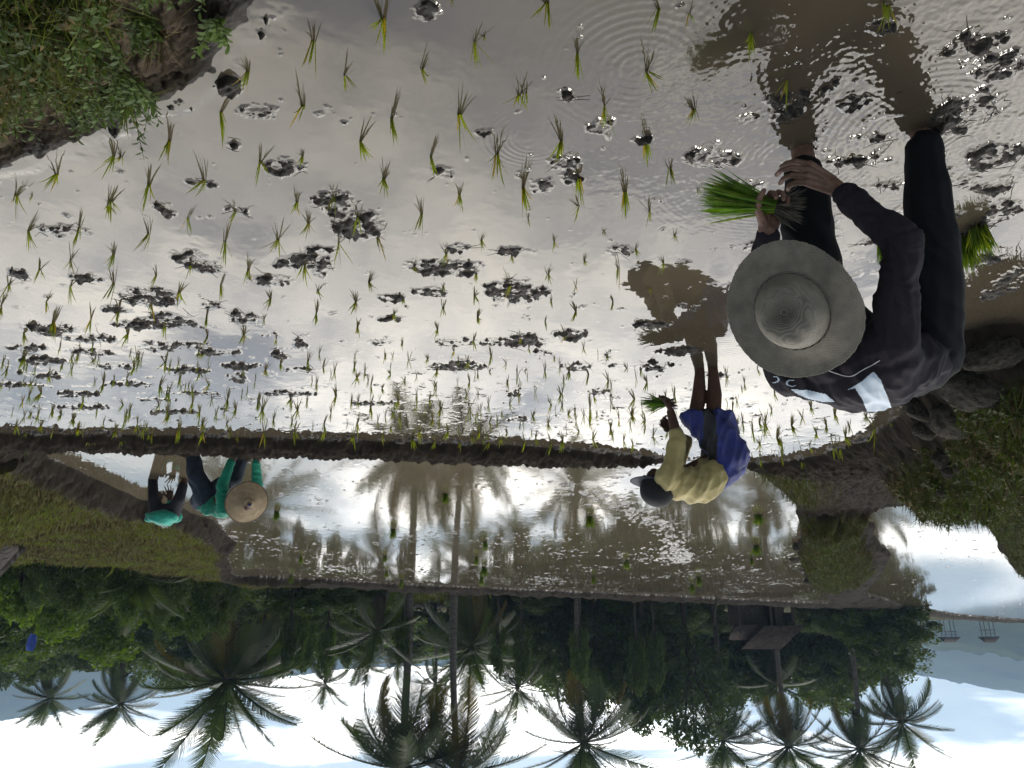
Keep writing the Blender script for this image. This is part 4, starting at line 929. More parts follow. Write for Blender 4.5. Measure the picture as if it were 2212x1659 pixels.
# ================================================================ the planter in green with the conical hat
M_TEAL = mat('green_shirt_cloth', (.0, .16, .10), .85, .2, 8, bump=.001, bscale=160, col2=(.003, .24, .15), sheen=.15)
M_MINT = mat('pale_green_shirt_cloth', (.012, .24, .17), .85, .2, 9, bump=.001, bscale=160, col2=(.025, .36, .27), sheen=.15)
M_JEANS = mat('dark_denim', (.010, .017, .032), .85, .4, 14, bump=.001, bscale=250, col2=(.022, .036, .062))
M_NAVY = mat('navy_trouser_cloth', (.006, .006, .012), .85, .3, 14)
def person_cone():
    e = empty('person'); tag(e, 'person in a deep green long sleeved shirt and jeans under a woven conical hat', 'person', 'people planting rice')
    hip = GyN(442, 1078, 8.55); chs = GyN(496, 1100, 8.33); lat = nrm(V3(.55, .85, 0)); t = nrm(chs - hip); up = nrm(np.cross(t, lat)); up = up if up[2] > 0 else -up
    Hc = GyN(534, 1086, 7.98); ax = nrm(nrm(V3(0, 0, CAMH) - Hc) + V3(-.36, .0, .30))
    hipA, hipB = hip - lat * .09, hip + lat * .10
    ftA = np.array(Gz(420, 965, Z2)[:]); ftB = np.array(Gz(524, 960, Z2)[:]); ftA[1] += 0
    knA = GyN(424, 1030, 8.30); knB = GyN(505, 1032, 8.35); ftA = GyN(416, 972, 8.3); ftB = GyN(530, 968, 8.35)
    shA = GyN(484, 1098, 8.12); elA = GyN(479, 1048, 8.02); wrA = GyN(500, 1000, 7.98)
    shB = GyN(540, 1085, 8.40); elB = GyN(556, 1045, 8.25); wrB = GyN(554, 1000, 8.1)
    sk = []; hd = Hc - ax * .03
    head(sk, hd, ax, V3(-.3, -.1, -.9), 1.0); limb(sk, [chs + t * .05, hd - ax * .08], [.06, .05])
    limb(sk, [shA, elA, wrA], [.048, .04, .028]); limb(sk, [shB, elB, wrB], [.048, .04, .028]); sk.append((ball(hip, .10), ball(chs, .10)))
    for h_, k_, f_ in ((hipA, knA, ftA), (hipB, knB, ftB)):
        limb(sk, [h_, k_, f_, f_ + V3(0, 0, -.1)], [.07, .056, .038, .034]); foot(sk, f_ + V3(0, 0, -.1), f_ + V3(-.15, -.1, -.13))
    for w_, el_, sd in ((wrA, elA, 1), (wrB, elB, -1)): hand(sk, w_, w_ + (w_ - el_) * .3, V3(0, .6, -.3), curl=(28, 35, 28), side=sd)
    merge('body', sk, .0075, [M_SKIND], 3, e)
    sh = [(ball(hip + t * .04, axes(t, lat, up, .09, .185, .135)), ball(hip * .5 + chs * .5 + up * .04, axes(t, lat, up, .09, .185, .13))),
          (ball(hip * .5 + chs * .5 + up * .04, axes(t, lat, up, .09, .185, .13)), ball(chs, axes(t, lat, up, .09, .21, .12))),
          (ball(chs, axes(t, lat, up, .09, .21, .12)), ball(chs + t * .09, axes(t, lat, up, .04, .09, .07)))]
    limb(sh, [shA + lat * .05, shA, elA, wrA], [.09, .078, .062, .05]); limb(sh, [shB - lat * .05, shB, elB, wrB], [.09, .075, .06, .05])
    def dsp(co, nn):
        r = co - chs; u = r @ t; w = r @ lat
        return (.011 * ridged(w * 4, u * 12 + w * 5, 41) + .006 * ridged(co[:, 0] * 5, co[:, 2] * 20, 43) - .007).astype(np.float32)
    merge('shirt', sh, .009, [M_TEAL], 4, e, dsp)
    tr = [(ball(hipA, .135), ball(hipB, .135))]
    limb(tr, [hipA, knA, ftA + V3(0, 0, .03)], [.13, .096, .08]); limb(tr, [hipB, knB, knB * .35 + ftB * .65], [.125, .095, .078])
    merge('trousers', tr, .010, [M_JEANS], 4, e, folds(V3(0, 0, 1), V3(1, .4, .4), 4, 12, .008, 45))
    mh = straw('woven_palm_hat', (.28, .205, .12), (.46, .35, .215), 70, .0035, 60)
    prof = [(.003, .092), (.02, .085)] + [(.02 + .196 * k / 20, .085 - .105 * (k / 20) ** .93) for k in range(1, 21)] + [(.216, -.026), (.19, -.012), (.10, .035), (.02, .075)]
    Vh, Fh = lathe(prof, 72, lambda v: v + np.stack([0 * v[:, 0], 0 * v[:, 0], .006 * np.sin(3 * np.arctan2(v[:, 1], v[:, 0])) * (np.hypot(v[:, 0], v[:, 1]) > .15)], 1))
    hat = mobj('conical_hat', npmesh('conical_hat', Vh, Fh, True, [mh]), e)
    mr = mat('hat_rim_binding', (.10, .07, .045), .8, .2, 30)
    tube('rim', [(.2165 * math.cos(q), .2165 * math.sin(q), -.022 + .006 * math.sin(3 * q)) for q in np.linspace(0, 2 * math.pi, 60)], .0055, mr, hat)
    mobj('top_knot', npmesh('top_knot', *(lambda v, f: (v, f))(*lathe([(.001, .112), (.010, .108), (.014, .098), (.015, .086)], 10)), True, [mat('purple_thread', (.03, .02, .16), .7)]), hat)
    tube('chin_cord', [(.21 * math.cos(.4 + .13 * k) , .21 * math.sin(.4 + .13 * k), -.025 - .055 * math.sin(math.pi * k / 8)) for k in range(9)], .0035, M_STRING, hat)
    frame(hat, Hc, ax, V3(.3, .2, -1))
person_cone()

# ================================================================ the planter seen from behind, by the terrace wall
def person_back():
    e = empty('person'); tag(e, 'person bending low in pale green shirt and black trousers, seen from behind', 'person', 'people planting rice')
    yk = 10.2
    hp = GyN(353, 1112, yk); bk = GyN(352, 1136, yk + .22); chs = GyN(352, 1122, yk + .42); lat = V3(1, 0, 0)
    ftA = GyN(330, 1032, yk + .05); knA = GyN(331, 1075, yk - .05); ftB = GyN(401, 1030, yk - .05); knB = GyN(387, 1078, yk - .10)
    hipA = hp + V3(.10, .05, -.02); hipB = hp + V3(-.11, .05, -.02)      # stored left is the upright right
    sk = []; head(sk, chs + V3(0, .22, -.12), V3(0, .75, -.4), V3(0, -.3, -.9), 1.0)
    limb(sk, [chs, chs + V3(0, .15, -.08)], [.06, .05])
    h1, h2 = GyN(367, 1070, yk + .35), GyN(344, 1078, yk + .35)
    e1, e2 = GyN(372, 1100, yk + .45), GyN(338, 1100, yk + .45); s1_, s2_ = chs + V3(-.18, 0, -.03), chs + V3(.18, 0, -.03)
    limb(sk, [s1_, e1, h1 + V3(0, .02, .06)], [.048, .04, .028]); limb(sk, [s2_, e2, h2 + V3(0, .02, .04)], [.048, .04, .028]); sk.append((ball(hp, .09), ball(chs, .1)))
    hand(sk, h1 + V3(0, .02, .05), h1 + V3(.005, 0, -.04), V3(0, -1, 0), curl=(8, 12, 10), spread=22, side=-1, s=1.15); hand(sk, h2 + V3(0, .02, .04), h2 + V3(.01, 0, -.04), V3(0, -1, 0), curl=(20, 25, 20), side=1)
    for h_, k_, f_ in ((hipA, knA, ftA), (hipB, knB, ftB)):
        limb(sk, [h_, k_, f_, f_ + V3(0, 0, -.12)], [.06, .055, .045, .038]); foot(sk, f_ + V3(0, 0, -.12), f_ + V3(0, .17, -.14))
    merge('body', sk, .008, [M_SKIND], 3, e)
    sh = [(ball(hp + V3(0, -.02, .03), axes(V3(1, 0, 0), V3(0, 1, 0), V3(0, 0, 1), .205, .13, .10)), ball(bk + V3(0, 0, -.10), axes(V3(1, 0, 0), V3(0, 1, 0), V3(0, 0, 1), .19, .14, .11))),
          (ball(bk + V3(0, 0, -.10), axes(V3(1, 0, 0), V3(0, 1, 0), V3(0, 0, 1), .19, .14, .11)), ball(chs + V3(0, 0, -.03), axes(V3(1, 0, 0), V3(0, 1, 0), V3(0, 0, 1), .19, .10, .11)))]
    limb(sh, [s1_, e1, e1 * .3 + (h1 + V3(0, .02, .06)) * .7], [.08, .06, .05]); limb(sh, [s2_, e2, e2 * .4 + h2 * .6], [.08, .06, .05])
    merge('shirt', sh, .010, [M_MINT], 4, e, lambda co, nn: (.012 * ridged(co[:, 0] * 3, co[:, 2] * 12 + co[:, 0] * 3, 51) - .006).astype(np.float32))
    tr = [(ball(hipA + V3(.0, -.03, -.03), .105), ball(hipB + V3(0, -.03, -.03), .105))]
    limb(tr, [hipA + V3(0, -.02, -.03), knA, ftA], [.10, .070, .062]); limb(tr, [hipB + V3(0, -.02, -.03), knB, knB * .4 + ftB * .6], [.105, .075, .062])
    merge('trousers', tr, .010, [M_NAVY], 4, e)
    tx = bpy.data.curves.new('t', 'FONT'); tx.body = 'HE'; tx.size = .075; tx.extrude = .002; tx.align_x = 'CENTER'; to = bpy.data.objects.new('t', tx); C.objects.link(to)
    me = bpy.data.meshes.new_from_object(to.evaluated_get(bpy.context.evaluated_depsgraph_get())); bpy.data.objects.remove(to)
    me.materials.clear(); me.materials.append(M_STRING); o = mobj('shirt_print', me, e); o.location = bk + V3(-.05, -.10, .006); o.rotation_euler = (R(38), 0, R(8))
    bundle(392, 1048, Z2, .34, 'seedling bundle standing right beside the leg of the person seen from behind', 1.0, 'rice seedling bundles')
person_back()
for (X, Y, h, f, l) in [(2082, 512, .20, .9, 'bright seedling bundle standing behind the leg of the nearest planter'), (1905, 520, .13, 1.0, 'little seedling bundle just visible under the arm of the nearest planter'), (2112, 490, .16, 1.3, 'loose yellowish seedling bundle leaning over, farthest left behind the nearest planter')]:
    bundle(X, Y, 0.0, h * 1.4, l, f, 'rice seedling bundles')
# ================================================================ vegetation
def hit_ground(X, Y, y0=1.2, y1=60):
    d = ray(X, Y); last = None
    for y in np.exp(np.linspace(math.log(y0), math.log(y1), 500)):
        t = y / d[1]; z = CAMH + d[2] * t; g = ground_z(d[0] * t, y)
        if z <= g: return Vector((d[0] * t, y, g))
    return None
M_FROND = mat('palm_leaflets', (.032, .056, .013), .5, .4, 1.2, col2=(.075, .105, .024), trans=.28, rnd=.35, spec=.4)
M_FRONDY = mat('palm_leaflets_yellowing', (.17, .10, .016), .55, .4, 1.2, col2=(.12, .115, .02), trans=.35, rnd=.2)
M_DEADF = mat('dead_frond', (.07, .05, .032), .8, .35, 2)
M_TRUNKP = mat('palm_trunk', (.115, .10, .088), .9, .3, 3.0, bump=.03, bscale=9, col2=(.19, .17, .15), stretch=(1, 1, 4), rnd=.3, spec=.15)
M_BARK = mat('tree_bark', (.055, .045, .036), .9, .4, 4.0, bump=.03, bscale=10, stretch=(1, 1, .4), rnd=.3, spec=.15)
M_NUT = mat('coconut_husk', (.10, .085, .02), .6, .4, 2)
def frond_mesh(name, seed, droop, m, L=1.0, nl=50, hang=.5):
    """a feather leaf of unit length along +X that arches and droops"""
    rg = np.random.default_rng(seed); n = 18; p = np.zeros((n, 3)); ang = R(4); 
    for i in range(1, n):
        ang -= R(droop) / n * (0.4 + 1.5 * i / n); p[i] = p[i - 1] + np.array([math.cos(ang), .02 * rg.normal(), math.sin(ang)]) * L / (n - 1)
    V = []; F = []
    def strip(a, b, c, w0, w1, side):
        k = len(V); V.extend([a - side * w0, a + side * w0, b - side * w1, b + side * w1, c]); F.extend([(k, k + 1, k + 3, k + 2), (k + 2, k + 3, k + 4, k + 4)])
    for i in range(n - 1):                                   # midrib
        k = len(V); w = .014 * (1 - i / n) + .003; 
        for q, ww in ((p[i], w), (p[i + 1], .014 * (1 - (i + 1) / n) + .003)): V.extend([q + np.array([0, -ww, 0]), q + np.array([0, ww, 0]), q + np.array([0, 0, -ww * 1.4])])
        F.extend([(k, k + 1, k + 4, k + 3), (k + 1, k + 2, k + 5, k + 4), (k + 2, k, k + 3, k + 5)])
    for j in range(nl):
        t = .14 + .86 * (j + .5) / nl; x = t * (n - 1); i = min(int(x), n - 2); f = x - i; q = p[i] * (1 - f) + p[i + 1] * f; d = nrm(p[i + 1] - p[i])
        ln = L * .28 * (math.sin(math.pi * min(1, .12 + .80 * t)) ** .7) * rg.uniform(.85, 1.1)
        for sgn in (-1, 1):
            if rg.random() < .04: continue
            lat = np.array([0, sgn, 0]); hg = hang * rg.uniform(.7, 1.3)
            o1 = nrm(d * (.55 + .5 * t) + lat * .95 + np.array([0, 0, -hg * .35 + .10])); o2 = nrm(d * .60 + lat * .75 + np.array([0, 0, -hg * 1.2]))
            a = q; b = a + o1 * ln * .55; c = b + o2 * ln * .5; sd = nrm(np.cross(o1, [0, 0, 1])) ; sd = nrm(d * .8 + sd * .2)
            strip(a, b, c, L * .0078, L * .0062, sd)
    return fmesh(name, np.array(V), F, [m], smooth=False)
FR = [frond_mesh('frond', 400 + i, dr, M_FROND, hang=hg) for i, (dr, hg) in enumerate([(10, .15), (18, .25), (28, .4), (40, .5), (22, .35), (55, .7)])]
FRY = [frond_mesh('frond', 420 + i, dr, M_FRONDY, hang=hg) for i, (dr, hg) in enumerate([(30, .4), (50, .6)])]
FRD = frond_mesh('dead_frond', 431, 90, M_DEADF, hang=1.3)
def bumpy_tube(pts, rad, n=9, ringk=0, amp=.0):
    pts = np.array(pts, float); V = []
    for i, p in enumerate(pts):
        d = nrm(pts[min(i + 1, len(pts) - 1)] - pts[max(i - 1, 0)]); a = nrm(np.cross(d, [0.31, 1, .0])); b = np.cross(d, a)
        r = rad[i] * (1 + amp * (i % 2))
        V += [p + (a * math.cos(2 * math.pi * k / n) + b * math.sin(2 * math.pi * k / n)) * r for k in range(n)]
    F = np.array([(i * n + k, i * n + (k + 1) % n, (i + 1) * n + (k + 1) % n, (i + 1) * n + k) for i in range(len(pts) - 1) for k in range(n)])
    return V, F
def nut_mesh():
    bm = bmesh.new()
    for k in range(9):
        a = k * 2.4; m = Matrix.Translation((.20 * math.cos(a), .20 * math.sin(a), -.12 - .10 * (k % 3))) @ Matrix.Diagonal((.11, .11, .14, 1))
        bmesh.ops.create_icosphere(bm, subdivisions=2, radius=1, matrix=m)
    me = bpy.data.meshes.new('coconuts'); bm.to_mesh(me); bm.free(); me.materials.append(M_NUT); me.shade_smooth(); return me
NUTS = nut_mesh()
def palm(X, Y, Rpx, dist, base, label, seed, nf=30, tr=.16, yellow=2, bz=None, nuts=True, emin=-52, emax=76, dead=1, dark=None):
    rg = np.random.default_rng(seed); cr = Gy(X, Y, dist); Lm = px2m(Rpx, cr) * 1.02
    bz = (-1.7 if bz is None else bz)
    if base: b0 = Gy(base[0], base[1], dist + .3); dirn = b0 - cr; k = (bz - cr.z) / dirn.z if abs(dirn.z) > .1 else 1; bt = cr + dirn * max(k, 0)
    else: bt = Vector((cr.x + rg.normal(0, .4), cr.y + rg.normal(0, .3), bz))
    e = empty('coconut_palm', bt); H_ = max(cr.z - bt.z, .3); off = cr - bt
    n = max(8, int(H_ * 7)); pts = []
    for i in range(n + 1):
        t = i / n; cv = math.sin(math.pi * t) * .03 * H_ * rg.choice([1]) 
        pts.append((off.x * t + cv * (1 if seed % 2 else -1) * .5, off.y * t, off.z * t))
    V, F = bumpy_tube(pts, [tr * (1.0 - .35 * i / n) * (1 + .6 * math.exp(-i / n * 14) * .5) for i in range(n + 1)], 9, amp=.07)
    if H_ > .6: mobj('trunk', npmesh('trunk', V, F, True, [M_TRUNKP]), e)
    for i in range(nf):
        t = (i + .5) / nf; el = R(emax + (emin - emax) * t ** .85); az = i * 2.39996 + rg.normal(0, .12)
        el += rg.normal(0, .09); az += .22 * math.sin(az + seed)
        if i < 3: fm = FR[0]
        elif t < .45: fm = FR[int(rg.choice([0, 1, 4]))]
        elif t < .8: fm = FR[int(rg.choice([2, 3, 4]))]
        else: fm = FR[int(rg.choice([3, 5]))]
        nm = 'frond'
        if i >= nf - yellow: fm = FRY[i % 2]
        if seed == 1 and i == nf - 1: az, el = -.25, R(-4)
        o = mobj(nm, fm, e); o.location = off; s = Lm * rg.uniform(.86, 1.08) * (0.75 if i < 2 else 1)
        o.rotation_euler = (rg.normal(0, .25), -el + R(3), az); o.scale = (s, s, s)
    for i in range(dead):
        o = mobj('dead_frond', FRD, e); o.location = off; o.rotation_euler = (0, R(62), rg.uniform(0, 6.28)); o.scale = (Lm * .8,) * 3
    if nuts:
        o = mobj('coconuts', NUTS, e); o.location = off; s = Lm / 4.2; o.scale = (s, s, s)
    return tag(e, label, 'coconut palm', 'coconut palms behind the far dike')
palm(490, 1470, 185, 33, (510, 1275), 'big coconut palm at the corner of the grass terrace with one golden yellow frond', 1, 38, .24, 3, emin=-44)
palm(864, 1662, 205, 36, (881, 1290), 'tall palm with the pale bare trunk standing nearest the middle of the far dike', 2, 32, .20, 3, emin=-56)
palm(988, 1672, 195, 38, (983, 1292), 'second tall palm with brownish trunk just beside the pale trunked one', 3, 30, .19, 4, emin=-56)
palm(1018, 1398, 130, 43, (1012, 1300), 'shorter full palm whose crown fills the space beyond the two tall trunks', 4, 34, .2, 4)
palm(1261, 1606, 150, 44, (1250, 1330), 'palm with wide open crown in front of the dense dark trees', 5, 32, .18, 2)
palm(1561, 1600, 112, 50, (1545, 1400), 'first of the four palms in a row above the wooden hut, beside the leafy tree', 6, 30, .16, 1)
palm(1703, 1612, 116, 50, (1682, 1395), 'palm with thin straight trunk directly over the roof of the wooden hut', 7, 32, .17, 3)
palm(1858, 1618, 112, 50, (1835, 1384), 'palm with thin trunk between the hut palm and the leaning palm', 8, 30, .17, 1)
palm(1948, 1560, 104, 50, (1885, 1381), 'leaning palm at the open left end of the wood beside the blue hills', 9, 30, .18, 0)
palm(260, 1520, 88, 50, (262, 1400), 'dark palm with rounded crown over the bright green trees by the terrace', 10, 32, .2, 0)
palm(107, 1507, 78, 55, (110, 1400), 'dark palm nearest the thatched roof side of the wood', 11, 32, .2, 0)
palm(300, 1238, 125, 23, None, 'young palm without trunk spreading its fronds just behind the grass terrace', 12, 16, .15, 0, bz=-.75, nuts=False, emin=25, emax=85, dead=0)
palm(703, 1475, 66, 60, (704, 1400), 'small dark palm standing alone against the white gap of sky', 13, 22, .15, 0)
palm(781, 1428, 64, 58, (786, 1330), 'low palm with light green crown at the bottom of the sky gap', 14, 22, .15, 0)
palm(815, 1362, 120, 35, (830, 1300), 'dark shaggy palm with hanging dead fronds just behind the far dike', 15, 20, .2, 0, dead=6, emin=-50)
palm(941, 1478, 58, 62, (940, 1400), 'little palm seen between the two tall trunks', 16, 20, .14, 0)
palm(1119, 1484, 84, 48, (1112, 1330), 'palm partly hidden at the edge of the dense dark trees', 17, 22, .15, 0)
palm(1674, 1478, 92, 56, (1670, 1400), 'shaded palm with drooping crown low behind the wooden hut', 18, 20, .15, 0)
palm(860, 1430, 60, 64, None, 'faint small palm at the far end of the sky gap', 19, 18, .13, 0)

# ---------------------------------------------------------------- broadleaf trees
LEAFM = {k: mat('leaves_' + k, c, .5, .45, .55, col2=c2, trans=.42, rnd=.3, spec=.4) for k, c, c2 in
         (('dark', (.032, .062, .018), (.105, .145, .038)), ('mid', (.038, .068, .014), (.095, .14, .028)), ('bright', (.07, .12, .016), (.14, .22, .03)))}
def leaf_cloud(rg, cents, rads, n, size):
    c = rg.integers(0, len(cents), n); d = rg.normal(size=(n, 3)); d /= np.linalg.norm(d, axis=1)[:, None]
    p = cents[c] + d * (rads[c] * rg.uniform(.25, 1.0, n) ** .5)[:, None] * np.array([1, 1, .75])
    nrmv = rg.normal(size=(n, 3)) * .8 + d * .5 + np.array([0, 0, .45]); nrmv /= np.linalg.norm(nrmv, axis=1)[:, None]
    a = np.cross(nrmv, rg.normal(size=(n, 3))); a /= np.linalg.norm(a, axis=1)[:, None]; b = np.cross(nrmv, a)
    s = (size * rg.uniform(.6, 1.3, n))[:, None]
    V = np.stack([p - a * s, p - b * s * .48 + nrmv * s * .1, p + a * s - nrmv * s * .25, p + b * s * .48 + nrmv * s * .1], 1).reshape(-1, 3)
    return V, np.arange(4 * n).reshape(n, 4)
def tree_proto(seed, kind, n, size, shape):
    """unit-height tree: trunk with limbs, and a leafy crown with gaps; returns (trunk mesh, crown mesh)"""
    rg = np.random.default_rng(seed); rx, z0, z1 = shape; k = 46
    u = rg.normal(size=(k, 3)); u /= np.linalg.norm(u, axis=1)[:, None]; r = rg.uniform(.35, 1, k) ** .6
    cents = u * r[:, None] * np.array([rx, rx, (z1 - z0) / 2]) + np.array([0, 0, (z0 + z1) / 2]); cents[:, :2] *= (1.15 - .35 * np.clip((cents[:, 2:3] - z0) / (z1 - z0), 0, 1))
    rads = rg.uniform(.07, .14, k) * (rx / .3) ** .5
    V, F = leaf_cloud(rg, cents, rads, n, size); crown = npmesh('crown', V, F, False, [LEAFM[kind]])
    Vt = []; Ft = []; 
    def add(pts, rad):
        v, f = bumpy_tube(pts, rad, 7); Ft.append(f + len(Vt)); Vt.extend(v)
    tp = np.array([0, 0, z0 + (z1 - z0) * .45]); add([(0, 0, -.05), (.01, 0, z0 * .4), (0, .01, z0), tp], [.028, .022, .018, .008])
    for i in range(12):
        c = cents[i]; st = np.array([0, 0, z0 * .75 + (tp[2] - z0 * .75) * rg.uniform(0, .8)]); md = st * .5 + c * .5 + np.array([0, 0, .02]); add([st, md, c], [.011, .007, .003])
    return npmesh('trunk', Vt, np.concatenate(Ft), True, [M_BARK]), crown
TP = {('dark', 0): tree_proto(500, 'dark', 7000, .022, (.30, .22, 1.0)), ('dark', 1): tree_proto(501, 'dark', 6500, .022, (.36, .10, 1.0)), ('mid', 0): tree_proto(502, 'mid', 6500, .022, (.30, .20, 1.0)),
      ('mid', 1): tree_proto(503, 'mid', 6000, .024, (.38, .12, 1.0)), ('bright', 0): tree_proto(504, 'bright', 5500, .026, (.36, .12, 1.0)), ('mid', 2): tree_proto(505, 'mid', 1600, .026, (.22, .5, 1.0)), ('dark', 2): tree_proto(506, 'dark', 3600, .020, (.34, .25, 1.0))}
def tree(X, Yt, wpx, dist, kind, var, label, group, bz=-1.7, name='broadleaf_tree', cat='tree', seed=None):
    tp = Gy(X, Yt, dist); h = (tp.z - bz) / 1.02; w = px2m(wpx, tp); t, c = TP[(kind, var)]; rx = {0: .30, 1: .37, 2: .3}[var] * 2.2
    e = empty(name, (tp.x, tp.y, bz), rng.uniform(0, 6.28)); sx = w / rx
    for nm, me in (('trunk', t), ('crown', c)):
        o = mobj(nm, me, e); o.scale = (sx, sx, h)
    return tag(e, label, cat, group)
TREES = [(1940, 1490, 150, 52, 'dark', 2, 'dark round tree at the left end of the wood against the blue hills'), (1500, 1640, 190, 46, 'dark', 2, 'tall airy tree with sky showing through its leaves, left of the wide crowned palm'),
 (1400, 1600, 190, 47, 'dark', 0, 'tall dense tree joined to the airy one at the middle of the wood'), (1290, 1560, 190, 49, 'dark', 1, 'broad blackish tree behind the palm with the wide open crown'), (1190, 1500, 170, 50, 'dark', 1, 'dark tree at the edge of the sky gap beside the two tall palms'),
 (1610, 1545, 180, 60, 'mid', 0, 'green tree rising just behind the wooden hut'), (1790, 1555, 180, 60, 'dark', 0, 'dark tree between the hut palm and its neighbour'), (1860, 1500, 150, 57, 'dark', 1, 'low dark tree behind the trunk of the leaning palm'),
 (225, 1455, 150, 33, 'bright', 0, 'bright green bushy tree near the dark rounded palm'), (640, 1345, 150, 34, 'bright', 0, 'low light green tree behind the far dike right of the big palm'),
 (745, 1330, 130, 35, 'bright', 0, 'low light green tree next to the dark shaggy palm'), (110, 1440, 170, 31, 'mid', 1, 'large tree beside the thatched roof, over the terrace'), (10, 1470, 190, 30, 'mid', 0, 'tree with drooping branches directly behind the thatched roof')]
for X, Yt, w, d, k, v, lb_ in TREES: tree(X, Yt, w, d, k, v, lb_, 'trees of the wood')
rg_t = np.random.default_rng(77)
TOP = ([-150, 0, 100, 200, 260, 350, 450, 600, 690, 800, 1000, 1100, 1200, 1300, 1400, 1500, 1600, 1750, 1850, 1930, 1985], [1515, 1500, 1500, 1480, 1470, 1500, 1510, 1490, 1450, 1440, 1445, 1470, 1530, 1560, 1570, 1560, 1545, 1550, 1530, 1490, 1410])
for i in range(64):
    X = -140 + i * 33.5 + rg_t.normal(0, 12); d = rg_t.uniform(58, 74) if 1480 < X < 1790 else rg_t.uniform(46, 72); Yt = np.interp(X, *TOP) - abs(rg_t.normal(0, 20))
    if X > 1975: continue
    k, v = [('dark', 0), ('dark', 1), ('mid', 0), ('mid', 1), ('dark', 1)][int(rg_t.integers(0, 5))]
    tree(X, Yt, rg_t.uniform(130, 190), d, k, v, 'dark leafy tree in the crowded wood behind the palms', 'background trees of the wood')
for i in range(64):
    X = -120 + i * 33 + rg_t.normal(0, 14); 
    if X > 1960: continue
    if 1545 < X < 1745 or 845 < X < 1010 or 470 < X < 545: continue
    d = rg_t.uniform(33, 46) if X < 1000 else rg_t.uniform(46, 55); 
    if X < 480: d = rg_t.uniform(22, 30)
    Yt = rg_t.uniform(1320, 1400) if X > 480 else rg_t.uniform(1290, 1410)
    if X > 1500: Yt = rg_t.uniform(1360, 1420)
    k, v = [('dark', 1), ('mid', 1), ('mid', 1), ('dark', 1), ('bright', 0)][int(rg_t.integers(0, 5))]
    tree(X, Yt, rg_t.uniform(80, 130), d, k, v, 'leafy green shrub in the undergrowth below the wood', 'shrubs of the undergrowth', -1.9, 'shrub', 'shrub')
for X, Yt, d in [(655, 1420, 45), (700, 1425, 47), (865, 1400, 44), (618, 1410, 40), (1075, 1430, 46), (1128, 1440, 45), (1255, 1440, 47), (1380, 1470, 47), (1420, 1460, 46), (745, 1410, 50), (560, 1420, 42), (640, 1400, 43)]:
    tree(X, Yt + 40, 60, d - 8, 'mid', 2, 'slender tree with a thin pale trunk and sparse leaves at the edge of the wood', 'slender trees', -1.7, 'slender_tree')
# ================================================================ ground cover, weeds, stones
M_TURF = mat('short_grass', (.115, .105, .026), .7, .4, 1.2, col2=(.145, .185, .036), trans=.25, spec=.2)
M_TURFD = mat('dry_grass', (.11, .080, .036), .8, .4, 3.0, col2=(.16, .125, .055), spec=.15)
M_BANKG = mat('bank_grass', (.040, .042, .010), .7, .4, 2.2, col2=(.060, .085, .015), trans=.25, spec=.2)
M_MOSS = mat('creeping_weed', (.030, .045, .008), .6, .5, 3.0, col2=(.075, .105, .018), trans=.3, spec=.3)
def scatter(mask, n, seed, power=1.0):
    """points on the height field, denser where the cells are large in the view; returns xyz"""
    rg = np.random.default_rng(seed); m = mask[:-1, :-1] * (mask[1:, 1:] > 0)
    area = (GX[:-1, 1:] - GX[:-1, :-1]) * (GY[1:, :-1] - GY[:-1, :-1]); w = (m * area / GY[:-1, :-1] ** power).ravel(); w = w / w.sum()
    c = rg.choice(len(w), n, p=w); r, q = np.divmod(c, NT - 1); u = rg.random(n); v = rg.random(n)
    def bl(a): return a[r, q] * (1 - u) * (1 - v) + a[r, q + 1] * u * (1 - v) + a[r + 1, q] * (1 - u) * v + a[r + 1, q + 1] * u * v
    return np.stack([bl(GX), bl(GY), bl(GZ)], 1), rg
def grass_mesh(name, P, rg, hmin, hmax, w, lean, mats, mi):
    n = len(P); a = rg.uniform(0, 2 * np.pi, n); h = rg.uniform(hmin, hmax, n); l = np.abs(rg.normal(0, lean, n)); ww = w * rg.uniform(.6, 1.4, n)
    d = np.stack([np.cos(a) * l, np.sin(a) * l, np.ones(n)], 1); d /= np.linalg.norm(d, axis=1)[:, None]
    b = rg.uniform(0, np.pi, n); s = np.stack([np.cos(b), np.sin(b), np.zeros(n)], 1)
    m = P + d * (h * .55)[:, None]; t = P + d * h[:, None] + np.stack([d[:, 0], d[:, 1], -.5 * l], 1) * (h * .35)[:, None]
    V = np.stack([P - s * ww[:, None] - [0, 0, .02], P + s * ww[:, None] - [0, 0, .02], m - s * ww[:, None] * .8, m + s * ww[:, None] * .8, t], 1).reshape(-1, 3)
    k = np.arange(n)[:, None] * 5
    q = k + np.array([[0, 1, 3, 2]]); tr = k + np.array([[2, 3, 4]])
    return npmesh(name, V, [q, tr], True, mats, np.concatenate([mi, mi]))
def leaf_mesh(name, P, rg, size, up, mats, mi):
    n = len(P); nr_ = rg.normal(size=(n, 3)) * .7 + np.array([0, 0, 1.0]); nr_ /= np.linalg.norm(nr_, axis=1)[:, None]
    a = np.cross(nr_, rg.normal(size=(n, 3))); a /= np.linalg.norm(a, axis=1)[:, None]; b = np.cross(nr_, a); s = (size * rg.uniform(.5, 1.4, n))[:, None]
    c = P + np.stack([np.zeros(n), np.zeros(n), up * rg.random(n)], 1)
    V = np.stack([c - a * s, c - b * s * .4, c + a * s, c + b * s * .4], 1).reshape(-1, 3)
    return npmesh(name, V, np.arange(4 * n).reshape(n, 4), False, mats, mi)
gm_terr = (terrace_m * np.clip(g_terr, 0, 1)).astype(np.float32)
P, rg = scatter(gm_terr, 42000, 1, 1.0); patch = fbm(P[:, 0] * .8, P[:, 1] * .8, 3, 91)
